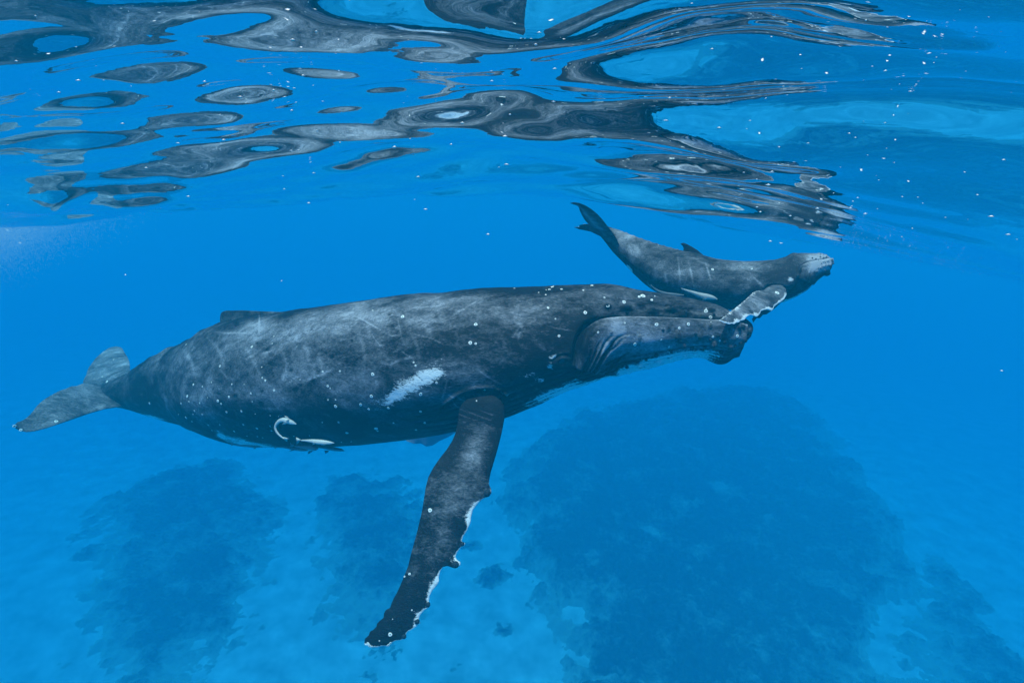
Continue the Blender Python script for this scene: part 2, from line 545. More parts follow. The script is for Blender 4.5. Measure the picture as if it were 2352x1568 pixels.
def foil(le, te, dl, dt, n_span=120, n_ch=28, thick=.16, tmin=.012, white_te=0.0, white_le=0.0, white_tip=0.0, tip=.5, camber=0.0, edge_w=.045, edge_from=-1.0, edge_min=.4):
    """A flipper or fluke between two edges given in the photograph, each with its distances.  le/te: polylines; dl/dt: distance at root and tip (or lists)."""
    def line3(L, d):
        L = np.array(L, float)
        s = np.concatenate([[0], np.cumsum(np.linalg.norm(np.diff(L, axis=0), axis=1))]); s /= s[-1]
        t = np.linspace(0, 1, n_span)
        uv = np.stack([np.interp(t, s, L[:, 0]), np.interp(t, s, L[:, 1])], -1)
        # light rounding only
        k = uv.copy(); k[1:-1] = (uv[:-2] + 2 * uv[1:-1] + uv[2:]) / 4
        dd = np.interp(t, np.linspace(0, 1, len(np.atleast_1d(d))), np.atleast_1d(d))
        return P(k[:, 0], k[:, 1], dd), t
    A3, t = line3(le, dl)
    B3, _ = line3(te, dt)
    chord = np.linalg.norm(B3 - A3, axis=1)
    # a plane normal that turns smoothly along the span
    mid = (A3 + B3) / 2
    for _ in range(200): mid[1:-1] = (mid[:-2] + 2 * mid[1:-1] + mid[2:]) / 4
    sp = np.gradient(mid, axis=0)
    cv = B3 - A3
    for _ in range(200): cv[1:-1] = (cv[:-2] + 2 * cv[1:-1] + cv[2:]) / 4
    nrm = unit(np.cross(cv, sp))
    for _ in range(30): nrm[1:-1] = unit(nrm[:-2] + nrm[1:-1] * 2 + nrm[2:])
    nrm[-6:] = nrm[-7]
    cs = (1 - np.cos(np.linspace(0, math.pi, n_ch))) / 2
    # foil section: blunt leading edge, thin trailing edge
    sec = 2.6 * np.sqrt(cs) * (1 - cs) ** .9 * .5 + 0.02 * np.sin(math.pi * cs)
    Ks = np.linspace(chord[0], chord[0], n_span)
    T = np.minimum(chord, np.convolve(np.pad(chord, 8, mode='edge'), np.ones(17) / 17, 'valid')) * thick
    T = np.maximum(T, tmin * np.clip(chord / chord.max() * 8, 0, 1))
    def sm(X, it=260):
        Y = X.copy()
        for _ in range(it): Y[1:-1] = (Y[:-2] + 2 * Y[1:-1] + Y[2:]) / 4
        return Y
    As, Bs = sm(A3), sm(B3)
    w1 = (np.clip(1 - cs / .30, 0, 1) ** 2)[None, :, None]; w2 = (np.clip(1 - (1 - cs) / .30, 0, 1) ** 2)[None, :, None]
    up_ = As[:, None] + (Bs - As)[:, None] * cs[None, :, None] + (A3 - As)[:, None] * w1 + (B3 - Bs)[:, None] * w2
    cam_ = camber * chord[:, None] * (np.sin(math.pi * cs))[None, :]
    top = up_ + nrm[:, None] * ((T[:, None] * sec[None]) + cam_)[..., None]
    bot = up_ - nrm[:, None] * ((T[:, None] * sec[None]) - cam_)[..., None]
    ring = np.concatenate([top, bot[:, -2:0:-1]], 1)
    nth = ring.shape[1]
    cc = np.concatenate([cs, cs[-2:0:-1]])
    V = ring.reshape(-1, 3)
    F = grid_faces(n_span, nth)
    fr = np.broadcast_to(t[:, None], ring.shape[:2])
    c2 = np.broadcast_to(cc[None], ring.shape[:2])
    wob_ = np.clip(.75 + 1.7 * vnoise(np.stack([fr * 26, c2 * 0, fr * 3], -1)), edge_min, 1.8)
    white = np.clip(white_te * np.exp(-((1 - c2) * chord[:, None] / (edge_w * wob_)) ** 2) * np.clip((fr - .12) * 6, 0, 1), 0, 1)
    white = np.maximum(white, white_le * np.exp(-((c2) * chord[:, None] / (edge_w * wob_)) ** 2) * np.clip((fr - edge_from) * 10, 0, 1))
    white = np.maximum(white, white_tip * np.clip((fr - .93) / .07, 0, 1))
    lower = np.concatenate([np.zeros(n_ch), np.ones(nth - n_ch)])[None, :] * np.ones((n_span, 1))
    return V, F, n_span, nth, white.ravel(), lower.ravel(), fr.ravel(), c2.ravel()

def whale_material(name, base, pale, scale, patch):
    m = NT(name)
    tc = m.n('ShaderNodeTexCoord')
    at = lambda k: m.n('ShaderNodeAttribute', attribute_name=k).outputs['Fac']
    mp = m.n('ShaderNodeMapping', {'Vector': tc.outputs['Object'], 'Rotation': (0, math.radians(-14), math.radians(-18)), 'Scale': (.5 * scale, scale, 1.0 * scale)})
    n1 = m.n('ShaderNodeTexNoise', {'Vector': mp.outputs[0], 'Scale': 1.6, 'Detail': 8.0, 'Roughness': .62, 'Distortion': .4})
    n2 = m.n('ShaderNodeTexNoise', {'Vector': mp.outputs[0], 'Scale': 9.0, 'Detail': 6.0, 'Roughness': .75, 'Distortion': .6})
    n3 = m.n('ShaderNodeTexNoise', {'Vector': mp.outputs[0], 'Scale': 46.0, 'Detail': 3.0, 'Roughness': .7, 'Distortion': .3})
    # fine pale flecks and scratches
    mp2 = m.n('ShaderNodeMapping', {'Vector': tc.outputs['Object'], 'Rotation': (0, math.radians(12), math.radians(-18)), 'Scale': (1.2, 3.0, 4.5)})
    v1 = m.n('ShaderNodeTexNoise', {'Vector': mp2.outputs[0], 'Scale': 15.0 * scale, 'Detail': 4.0, 'Roughness': .8, 'Distortion': 1.2})
    fleck = m.ramp(v1.outputs[0], [(.54, 0.0), (.68, 1.0)])
    cen = lambda x, k: m.math('MULTIPLY', m.math('SUBTRACT', x, .5), k)
    s = m.math('ADD', cen(n1.outputs[0], 2.3), cen(n2.outputs[0], 1.5))
    s = m.math('ADD', s, cen(n3.outputs[0], 1.05))
    s = m.math('ADD', s, m.math('MULTIPLY', at('pale'), 1.0))
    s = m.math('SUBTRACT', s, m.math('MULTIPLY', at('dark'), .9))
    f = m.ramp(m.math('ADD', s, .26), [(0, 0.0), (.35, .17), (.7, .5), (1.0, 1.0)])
    col = m.mix(f, base, pale)
    col = m.mix(m.math('MULTIPLY', fleck, m.math('ADD', m.math('MULTIPLY', f, .40), .04)), col, tuple(min(1, c * 1.75) for c in pale))
    # ragged white patches
    wn = m.math('ADD', cen(n2.outputs[0], 1.6), cen(n3.outputs[0], 1.2))
    wn = m.math('ADD', wn, cen(v1.outputs[0], 1.2))
    w = m.math('ADD', m.math('SUBTRACT', m.math('MULTIPLY', at('white'), 1.35), .62), m.math('MULTIPLY', wn, 1.6))
    w = m.math('MULTIPLY', m.ramp(w, [(.0, 0.0), (.25, .55), (.6, 1.0)]), m.ramp(at('white'), [(.02, 0.0), (.12, 1.0)]))
    col = m.mix(w, col, patch)
    hgt = m.math('ADD', m.math('MULTIPLY', n2.outputs[0], .5), m.math('MULTIPLY', n3.outputs[0], .35))
    bump = m.n('ShaderNodeBump', {'Strength': .55, 'Distance': .035, 'Height': hgt})
    b = m.n('ShaderNodeBsdfPrincipled', {'Base Color': col, 'Roughness': .62, 'Normal': bump.outputs[0]})
    b.inputs['Specular IOR Level'].default_value = .12
    m.link(b.outputs[0], m.out.inputs[0])
    return m.m

def merge_pieces(pieces):
    V, F, att = [], [], {'white': [], 'pale': [], 'dark': []}
    base = 0
    for v, f, w, p_, d in pieces:
        V.append(v)
        F += [tuple(int(i) + base for i in q) for q in f]
        att['white'].append(w); att['pale'].append(p_); att['dark'].append(d)
        base += len(v)
    return np.concatenate(V), F, {k: np.concatenate(x) for k, x in att.items()}

def barnacle_mesh(name, mat):
    """A low ring of shell plates around an open centre."""
    n, V, F = 10, [], []
    for r, z in ((1.0, -.25), (.92, .22), (.62, .38), (.34, .12)):
        for k in range(n):
            a_ = 2 * math.pi * k / n
            rr = r * (1 + .07 * math.sin(3 * a_ + r * 5))
            V.append((rr * math.cos(a_), rr * math.sin(a_), z))
    for i in range(3):
        for k in range(n):
            F.append((i * n + k, i * n + (k + 1) % n, (i + 1) * n + (k + 1) % n, (i + 1) * n + k))
    F.append(tuple(3 * n + k for k in range(n)))
    me = bpy.data.meshes.new(name); me.from_pydata(V, [], F); me.materials.append(mat)
    me.polygons.foreach_set('use_smooth', [True] * len(F))
    return me

def shell_mat():
    m = NT('barnacle_shell')
    tc = m.n('ShaderNodeTexCoord')
    sx = m.n('ShaderNodeSeparateXYZ', {'Vector': tc.outputs['Object']})
    r = m.math('SQRT', m.math('ADD', m.math('POWER', sx.outputs[0], 2.0), m.math('POWER', sx.outputs[1], 2.0)))
    col = m.ramp(r, [(.0, (.12, .13, .13)), (.30, (.2, .21, .2)), (.42, (.78, .78, .74)), (1.0, (.74, .74, .7))])
    b = m.n('ShaderNodeBsdfDiffuse', {'Color': col})
    m.link(b.outputs[0], m.out.inputs[0])
    return m.m
SHELL = shell_mat()
BARN = barnacle_mesh('barnacle', SHELL)

def stick(root, bvh, items, me, name='barnacle', sink=0.0):
    """Set small growths on the skin where the photograph shows them (u, v, radius in photo units)."""
    o0 = Vector((0, 0, CAM_Z)); made = []
    for it in items:
        u, v, r = it[:3]
        tgt = Vector(P(u, v, 10.0))
        d = (tgt - o0).normalized()
        loc, nor, idx, dist = bvh.ray_cast(o0, d)
        if loc is None: continue
        if nor.dot(d) > 0: nor = -nor
        dz = depth(np.array(loc))
        o = bpy.data.objects.new(name, me); COL.objects.link(o)
        o.parent = root
        sc = r / FU * dz * (random.choice((.5, .65, .8, .95, 1.1, 1.3)) if name == 'barnacle' else 1)
        q = nor.to_track_quat('Z', 'Y')
        o.matrix_basis = Matrix.Translation(loc + nor * sc * .04) @ q.to_matrix().to_4x4() @ Matrix.Rotation(random.uniform(0, 6), 4, 'Z') @ Matrix.Diagonal((sc * random.uniform(.85, 1.1), sc * random.uniform(.85, 1.1), sc * .55, 1))
        made.append(o)
    return made

def make_eye(root, bvh, u, v, r, mat):
    o0 = Vector((0, 0, CAM_Z)); d = (Vector(P(u, v, 10.0)) - o0).normalized()
    loc, nor, idx, dist = bvh.ray_cast(o0, d)
    if loc is None: return
    if nor.dot(d) > 0: nor = -nor
    sc = r / FU * depth(np.array(loc))
    V, F = [], []
    n, k = 14, 6
    for i in range(k):
        a_ = (math.pi / 2) * i / (k - 1)
        for j in range(n):
            b_ = 2 * math.pi * j / n
            V.append((math.cos(b_) * math.cos(a_) * 1.3, math.sin(b_) * math.cos(a_), math.sin(a_) * .6))
    F = [(i * n + j, i * n + (j + 1) % n, (i + 1) * n + (j + 1) % n, (i + 1) * n + j) for i in range(k - 1) for j in range(n)]
    me = bpy.data.meshes.new('eye'); me.from_pydata(V, [], F); me.materials.append(mat); me.polygons.foreach_set('use_smooth', [True] * len(F))
    o = bpy.data.objects.new('eye', me); COL.objects.link(o); o.parent = root
    o.matrix_basis = Matrix.Translation(loc - nor * sc * .1) @ nor.to_track_quat('Z', 'Y').to_matrix().to_4x4() @ Matrix.Scale(sc, 4)

def simple_mat(name, col, rough=.6, spec=.2):
    m = NT(name)
    b = m.n('ShaderNodeBsdfPrincipled', {'Base Color': (*col, 1), 'Roughness': rough})
    b.inputs['Specular IOR Level'].default_value = spec
    m.link(b.outputs[0], m.out.inputs[0])
    return m.m
EYE = simple_mat('eye_dark', (.006, .007, .009), .12, .6)

# ------------------------------------------------------------------ the mother
def mother():
    #          top            bottom         dist  w     sharp
    pairs = [(232, 886,   236, 916,  11.9, 1.9, .0),
             (262, 874,   262, 930,  11.5, 1.3, .0),
             (300, 857,   306, 942,  11.15, .85, .0),
             (350, 826,   366, 961,  10.75, .72, .1),
             (405, 798,   425, 977,  10.35, .74, .15),
             (460, 774,   482, 997,  9.95, .80, .2),
             (520, 745,   540, 1018, 9.6, .86, .22),
             (590, 726,   605, 1026, 9.2, .92, .2),
             (680, 714,   690, 1027, 8.8, .98, .15),
             (780, 701,   790, 1025, 8.4, 1.02, .1),
             (880, 688,   890, 1016, 8.1, 1.05, .08),
             (980, 675,   985, 999,  7.85, 1.06, .08),
             (1080, 665,  1085, 980, 7.65, 1.05, .08),
             (1170, 659,  1178, 945, 7.5, 1.05, .1),
             (1250, 656,  1270, 905, 7.4, 1.05, .14),
             (1330, 656,  1345, 880, 7.35, 1.04, .2),
             (1400, 660,  1410, 858, 7.3, 1.02, .28),
             (1470, 668,  1480, 838, 7.25, 1.0, .38),
             (1540, 679,  1550, 819, 7.2, .98, .45),
             (1600, 691,  1605, 811, 7.15, .94, .45),
             (1645, 705,  1648, 810, 7.1, .88, .4),
             (1680, 721, 1682, 802, 7.08, .82, .3),
             (1699, 731, 1703, 797, 7.06, .78, .2),
             (1711, 743, 1714, 791, 7.05, .74, .1),
             (1719, 757, 1720, 785, 7.05, .7, .05),
             (1723, 768, 1723, 777, 7.05, .6, .0)]
    lf = loft(pairs, ns=820, nth=340)
    B = Body(lf)
    th = lf['th'][None, :]
    tt = lf['q'][:, None]
    u = B.q[..., 0]; v = B.q[..., 1]
    # mouth: the upper jaw sits inside the big lower lip
    mouth = [(1316, 842), (1322, 815), (1326, 790), (1336, 765), (1352, 748), (1374, 738), (1405, 734), (1460, 733), (1540, 735), (1620, 738), (1672, 742), (1712, 752)]
    B.step(mouth, 3.6, .19, 80, ends=.02)
    B.groove([(a_ - .5, b_ - 3) for a_, b_ in mouth], 5.0, .10, ends=.03, n=40)
    B.groove([(1330, 795), (1342, 762), (1368, 738), (1420, 722), (1500, 722), (1600, 728), (1660, 735)], 13, .05, ends=.15)
    b_, s_, f_ = polydist(B.q, smooth_line([(a_, c_ + 3) for a_, c_ in mouth], 40)); B.pale += B._m(np.exp(-(b_ / 2.6) ** 2) * B.near * np.clip(f_ * 6, 0, 1)) * .5  # light along the lip edge, painted pale
    b_, s_, f_ = polydist(B.q, smooth_line([(a_ - 3, c_ - 6) for a_, c_ in mouth], 40)); B.dark += B._m(np.exp(-(b_ / 6) ** 2) * B.near * np.clip(f_ * 6, 0, 1)) * .45  # shade under the upper jaw, painted dark above the mouth line
    # folds of the cheek
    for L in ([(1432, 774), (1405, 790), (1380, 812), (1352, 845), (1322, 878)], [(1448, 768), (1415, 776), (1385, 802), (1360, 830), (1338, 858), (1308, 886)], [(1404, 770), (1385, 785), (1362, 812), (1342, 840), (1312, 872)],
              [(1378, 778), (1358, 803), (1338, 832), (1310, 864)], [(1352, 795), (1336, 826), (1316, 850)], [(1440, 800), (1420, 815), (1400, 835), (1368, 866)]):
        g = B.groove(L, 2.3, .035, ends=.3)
        B.dark += .9 * g  # crease shade painted into each fold
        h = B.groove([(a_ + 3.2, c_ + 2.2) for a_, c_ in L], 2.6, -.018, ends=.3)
        B.pale += .25 * h  # bright edge of the fold painted pale
    # eye socket and lids
    B.bump(1290, 828, 24, .05, 1.5, -.25)
    B.bump(1291, 829, 9, -.045, 1.3, -.25)
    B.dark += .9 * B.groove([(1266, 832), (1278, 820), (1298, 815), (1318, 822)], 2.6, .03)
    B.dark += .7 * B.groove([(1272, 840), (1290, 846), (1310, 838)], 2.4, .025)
    B.pale += .5 * B.bump(1289, 820, 7, .0, 2.0, -.2)
    B.groove([(1230, 868), (1262, 872), (1290, 866), (1312, 850)], 3, .02)
    # fold above the flipper root and armpit
    g = B.groove([(1000, 952), (1030, 928), (1066, 906), (1108, 896), (1148, 902), (1172, 926)], 3.4, .055); B.dark += .5 * g  # crease shade painted dark along the fold
    h = B.groove([(998, 946), (1028, 922), (1064, 900), (1108, 889), (1150, 895), (1178, 920)], 3.4, -.030); B.pale += .2 * h  # raised edge of the fold painted brighter
    B.bump(1108, 928, 34, .07, 1.5, -.1)
    B.groove([(1058, 905), (1110, 893), (1180, 888), (1240, 880)], 3, .02)
    # ridge on the back behind the head, blowhole mound
    B.bump(1395, 668, 55, .05, 2.2, .05)
    B.groove([(1430, 690), (1480, 696), (1560, 706), (1640, 716)], 5, .025)
    B.groove([(1450, 706), (1520, 712), (1600, 720)], 4, .018)
    for (bu, bv, br, bh, el) in ((1395, 704, 10, .03, 2.2), (1438, 706, 13, .035, 2.4), (1470, 698, 10, .03, 2.2), (1500, 712, 12, .03, 2.6), (1545, 708, 11, .03, 2.4), (1572, 718, 12, .028, 2.4),
                                 (1615, 728, 9, .025, 2), (1350, 735, 10, .02, 2), (1635, 712, 8, .02, 2)):
        g = B.bump(bu, bv, br, bh, el, .06); B.dark += .8 * g
    # tubercles on the lower lip and chin
    rr = np.random.default_rng(5)
    for (bu, bv, br, bh) in ((1632, 782, 7, .05), (1650, 772, 7, .03), (1664, 786, 6, .035), (1590, 800, 6, .025), (1568, 806, 5, .025), (1532, 810, 6, .03), (1507, 819, 7, .035), (1464, 833, 8, .04), (1440, 845, 7, .03),
                             (1484, 832, 5, .03), (1700, 785, 5.5, .02), (1708, 778, 5.5, .02), (1712, 758, 5, .015), (1545, 769, 6, .03), (1523, 760, 6, .02), (1562, 785, 6, .03),
                             (1598, 767, 5, .025), (1620, 755, 5, .02), (1688, 770, 4, .025), (1675, 757, 4, .02), (1610, 790, 5, .03), (1700, 745, 5, .03), (1395, 768, 4, .012), (1460, 775, 4, .015)):
        g = B.bump(bu, bv, br, bh, 1.1)
        B.dark += .35 * g
    # chin knob
    B.bump(1652, 815, 26, .10, 1.5, -.25)
    # throat pleats run from the chin to the belly on the underside
    def scar_or_dapple(pts, r, a_, which='pale'):
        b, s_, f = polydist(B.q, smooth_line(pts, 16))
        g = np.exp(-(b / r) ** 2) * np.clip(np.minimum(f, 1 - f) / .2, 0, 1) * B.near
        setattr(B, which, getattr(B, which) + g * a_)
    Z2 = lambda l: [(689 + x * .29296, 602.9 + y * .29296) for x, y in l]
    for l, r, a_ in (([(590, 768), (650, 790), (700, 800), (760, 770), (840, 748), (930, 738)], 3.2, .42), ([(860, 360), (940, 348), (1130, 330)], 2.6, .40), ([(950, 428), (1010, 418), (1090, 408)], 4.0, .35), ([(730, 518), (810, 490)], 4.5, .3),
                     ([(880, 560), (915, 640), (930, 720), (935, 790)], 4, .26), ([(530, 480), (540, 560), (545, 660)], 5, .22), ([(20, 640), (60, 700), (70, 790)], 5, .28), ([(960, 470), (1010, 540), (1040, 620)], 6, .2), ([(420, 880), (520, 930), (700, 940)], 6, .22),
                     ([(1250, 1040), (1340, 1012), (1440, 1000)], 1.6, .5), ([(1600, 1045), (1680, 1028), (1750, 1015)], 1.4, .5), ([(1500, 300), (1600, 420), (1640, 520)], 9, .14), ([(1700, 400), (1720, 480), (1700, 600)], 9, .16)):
        scar_or_dapple(Z2(l), r, a_)  # thin strokes are scars, broad upright ones paint in sunlight dapple
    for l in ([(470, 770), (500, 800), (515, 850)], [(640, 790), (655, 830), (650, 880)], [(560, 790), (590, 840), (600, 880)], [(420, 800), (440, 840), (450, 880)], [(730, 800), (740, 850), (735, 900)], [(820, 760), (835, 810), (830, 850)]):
        scar_or_dapple(l, 5, .26)  # bands of sunlight dapple painted pale down the flank
    sr = np.random.default_rng(44)
    for k in range(34):
        cu, cv_ = sr.uniform(420, 1330), sr.uniform(700, 940); an, ln = sr.normal(-.15, .5), sr.uniform(12, 46)
        scar_or_dapple([(cu - ln * math.cos(an), cv_ - ln * math.sin(an)), (cu, cv_ + sr.normal(0, 3)), (cu + ln * math.cos(an), cv_ + ln * math.sin(an))], sr.uniform(1.3, 2.2), sr.uniform(.25, .6))
    for k in range(26):
        B.dark += B.bump(sr.uniform(500, 1320), sr.uniform(690, 960), sr.uniform(3, 6), -.004, sr.uniform(1, 1.8)) * .6
    low = np.clip((th - math.radians(104)) / math.radians(10), 0, 1) * (th <= math.pi)
    along = np.clip((tt - .50) / .06, 0, 1) * np.clip((.965 - tt) / .04, 0, 1)
    pl = np.cos((th - math.pi) * 46) * .5 + .5
    wob = fbm(np.stack([tt * 14 + 0 * th, th * 2.0 + 0 * tt, 0 * tt + 0 * th], -1), 2) * .5 + 1
    B.disp -= B._m(np.clip(low * along, 0, 1) * pl ** 3 * .05 * wob)
    PLEAT = pl ** 2 * np.clip(low * along, 0, 1)
    # knuckles along the tail stock and the hip bulge on the belly
    kn = (np.maximum(np.cos(tt * 210), 0) ** 2) * np.exp(-(th / .25) ** 2) * np.clip((.25 - tt) / .05, 0, 1) * np.clip((tt - .03) / .05, 0, 1)
    B.disp += B._m(kn) * .03
    # broad uneven flesh
    R0 = lf['R']
    B.disp += fbm(R0 * 1.1 + 4, 3) * .035 * np.clip(tt / .1, 0, 1) * np.clip((1 - tt) / .06, 0, 1)
    B.disp += fbm(R0 * 7.0 + 9, 3) * .004
    # pigment, with the lit back and shaded underside painted in
    B.blob('white', 953, 880, 66, 21, -.50, .98, 1.0)
    B.blob('white', 990, 860, 34, 14, -.35, .5)
    B.blob('white', 900, 914, 40, 13, -.55, .6, 1.0)
    B.blob('white', 1270, 818, 10, 6, -.3, .9)
    B.blob('white', 1213, 862, 22, 8, -.1, .62)
    B.blob('white', 1240, 872, 14, 7, .2, .5)
    B.blob('white', 1262, 838, 8, 12, 0, .45)
    Rn = lambda a_: B._m(a_)
    belly = np.clip((th - math.radians(138)) / math.radians(9), 0, 1) * (th <= math.pi)
    B.white += Rn(belly * np.clip((tt - .60) / .1, 0, 1) * np.clip((.955 - tt) / .03, 0, 1)) * .95
    # white lower lip margin and belly marks
    for (bu, bv, rx, ry, an, am) in ((1600, 803, 46, 9, -.12, 1.5), (1540, 810, 50, 13, -.25, 1.5), (1478, 829, 46, 13, -.32, 1.3), (1432, 845, 30, 9, -.35, 1.0), (1300, 888, 50, 9, -.42, 1.0), (1238, 914, 40, 8, -.45, .8)):
        B.blob('white', bu, bv, rx, ry, an, am)
    for (bu, bv, rx, ry, an, am) in ((345, 957, 40, 5, .2, .9), (545, 1012, 46, 9, .25, .85), (600, 1024, 45, 6, .1, .8), (505, 996, 16, 8, .5, .6)):
        B.blob('white', bu, bv, rx, ry, an, am)
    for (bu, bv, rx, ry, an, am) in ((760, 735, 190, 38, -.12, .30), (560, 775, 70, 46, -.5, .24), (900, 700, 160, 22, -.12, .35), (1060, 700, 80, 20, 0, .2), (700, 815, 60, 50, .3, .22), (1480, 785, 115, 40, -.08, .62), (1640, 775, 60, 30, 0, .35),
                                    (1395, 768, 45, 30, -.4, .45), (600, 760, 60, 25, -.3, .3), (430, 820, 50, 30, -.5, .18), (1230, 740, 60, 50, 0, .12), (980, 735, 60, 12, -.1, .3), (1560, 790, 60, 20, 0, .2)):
        B.blob('pale', bu, bv, rx, ry, an, am)  # the patches along the back paint in its highlight
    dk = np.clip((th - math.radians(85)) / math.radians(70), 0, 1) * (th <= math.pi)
    B.dark += Rn(dk * .52)  # shade of the lower flank painted into the skin
    B.dark += np.exp(-(np.minimum(th, 2 * math.pi - th) / .45) ** 2) * .30 + (th > math.pi) * .25  # back and far side painted darker to dim their reflection
    B.blob('dark', 1330, 770, 24, 50, .3, .5); B.blob('dark', 1230, 855, 100, 30, -.1, .3); B.blob('dark', 1180, 830, 90, 60, 0, .15)
    B.blob('dark', 1690, 775, 40, 30, 0, .1); B.blob('dark', 320, 900, 90, 40, -.3, .2)
    B.white = B.white * (1 - .8 * B._m(PLEAT)); B.dark += .5 * B._m(PLEAT)  # groove shade painted into the throat pleats
    R = B.finish()
    V = R.reshape(-1, 3)
    F = close_caps(V, grid_faces(lf['ns'], lf['nth']), lf['ns'], lf['nth'])
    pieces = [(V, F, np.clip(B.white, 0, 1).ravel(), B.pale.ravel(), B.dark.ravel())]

    def add_foil(white_scale=1.0, pale=0.0, dark=0.0, palef=None, **k):
        v, f, ns, nth, w, low, fr, cc = foil(**k)
        f = close_caps(v, f, ns, nth)
        p_ = np.full(len(v), pale) if palef is None else palef(v, fr, cc)
        pieces.append((v, f, w * white_scale, p_, np.full(len(v), dark)))
    # dorsal fin: a low stepped hump
    def ridge(base, top, half, dist, n=90):
        L0 = smooth_line(base, n); L1 = smooth_line(top, n)
        ctr0 = P(L0[:, 0], L0[:, 1], dist if np.isscalar(dist) else np.linspace(dist[0], dist[1], n)); ctr1 = P(L1[:, 0], L1[:, 1], dist if np.isscalar(dist) else np.linspace(dist[0], dist[1], n))
        T = unit(np.gradient(ctr0, axis=0)); U_ = unit(ctr1 - ctr0 + 1e-6); S_ = unit(np.cross(T, np.array([0, 0, 1.0])))
        k = 15; rows = []
        for a_ in np.linspace(-1, 1, k):
            hh = (1 - abs(a_) ** 1.25) ; wv = half * np.sign(a_) * (abs(a_) ** 1.6) * np.sin(np.linspace(.25, math.pi - .02, n)) ** .5
            rows.append(ctr0 + (ctr1 - ctr0) * hh + S_ * wv[:, None] - np.array([0, 0, 1.0]) * (abs(a_) ** 3) * .10)
        G = np.stack(rows, 1)
        v = G.reshape(-1, 3)
        f = grid_faces(n, k, closed=False).tolist()
        pieces.append((v, f, np.zeros(len(v)), np.full(len(v), .1), np.full(len(v), .25)))
    ridge([(498, 770), (520, 752), (560, 745), (610, 735), (660, 722), (705, 716)], [(507, 766), (511, 716), (540, 713), (590, 714), (640, 716), (705, 714)], .16, (9.66, 8.75))
    # near pectoral fin, knobbed along its leading edge (right side in the photograph)
    lead = [(1108, 903), (1124, 905), (1140, 911), (1152, 921), (1159, 934), (1159, 960), (1151, 1000), (1142, 1035), (1134, 1062), (1127, 1085), (1124, 1100), (1123, 1112), (1128, 1122), (1129, 1132), (1124, 1140), (1113, 1144), (1106, 1148), (1096, 1158), (1086, 1172), (1082, 1188), (1081, 1200), (1074, 1216),
            (1064, 1232), (1060, 1243), (1069, 1247), (1066, 1253), (1057, 1258), (1050, 1268), (1046, 1280), (1051, 1286), (1058, 1291), (1057, 1299), (1049, 1304), (1040, 1304), (1030, 1299), (1018, 1301), (1011, 1312), (1008, 1326), (1009, 1335), (1003, 1344),
            (993, 1356), (987, 1368), (985, 1380), (989, 1390), (984, 1396), (975, 1400), (965, 1412), (962, 1422), (965, 1430), (958, 1437), (948, 1444), (936, 1450), (932, 1458), (931, 1465), (922, 1469), (910, 1470), (900, 1475), (893, 1484), (880, 1482), (866, 1486), (850, 1485), (840, 1480)]
    trail = [(1108, 903), (1092, 906), (1076, 914), (1063, 925), (1055, 938), (1050, 975), (1046, 995), (1038, 1013), (1026, 1032), (1010, 1052), (995, 1074), (984, 1095), (978, 1118), (973, 1150), (969, 1175), (963, 1200), (957, 1225), (950, 1250), (943, 1275), (938, 1298), (930, 1318), (921, 1340), (912, 1360), (905, 1372), (899, 1385), (896, 1395),
             (886, 1400), (882, 1408), (881, 1418), (873, 1424), (866, 1431), (865, 1438), (857, 1446), (850, 1449), (847, 1458), (838, 1466), (837, 1474), (838, 1480)]
    wh = np.random.default_rng(9)
    hb = BVHTree.FromPolygons([tuple(x) for x in V], [tuple(f) for f in F][:-2])
    def hit(u, v, extra=0.0):
        o0 = Vector((0, 0, CAM_Z)); d = (Vector(P(u, v, 10.0)) - o0).normalized()
        loc = hb.ray_cast(o0, d)[0]
        return float(depth(np.array(loc))) + extra if loc is not None else None
    add_foil(le=lead, te=trail, dl=[6.70, 6.60, 6.4, 6.2, 6.05, 5.95, 5.85, 5.8], dt=[6.70, 6.66, 6.5, 6.3, 6.15, 6.0, 5.88, 5.8], n_span=420, n_ch=30, thick=.17, white_le=1.15, white_tip=.12, edge_w=.04, edge_from=.27,
             dark=.34, palef=lambda v, fr, cc: -.55 * np.exp(-(fr / .09) ** 2) + .55 * np.abs(np.cos(fr * 170 + cc * 5)) ** 10 * np.exp(-((fr - .105) / .035) ** 2) * (cc > .25) + .95 * np.exp(-((fr - .23) / .075) ** 2) * np.exp(-((cc - .45) / .3) ** 2) + .42 * np.exp(-((fr - .50) / .10) ** 2) * np.exp(-((cc - .45) / .28) ** 2) - .22 * np.exp(-((fr - .05) / .07) ** 2) - .12 * (fr > .7))  # mid-flipper highlights and bright root creases painted into the skin tone
    # far pectoral fin, seen beyond the belly
    add_foil(le=[(1150, 880), (1100, 940), (1060, 985), (1030, 1003), (1008, 1013), (1000, 1019), (992, 1023), (978, 1025), (968, 1018), (952, 1019), (935, 1013), (930, 1008)],
             te=[(1060, 880), (1010, 920), (985, 950), (970, 970), (958, 980), (950, 988), (945, 994), (940, 1000), (936, 1003), (933, 1005), (931, 1007), (930, 1008)],
             dl=[8.6, 10.2, 11.8], dt=[8.7, 10.3, 11.8], n_span=160, n_ch=16, thick=.10, white_scale=1.0, pale=1.0)
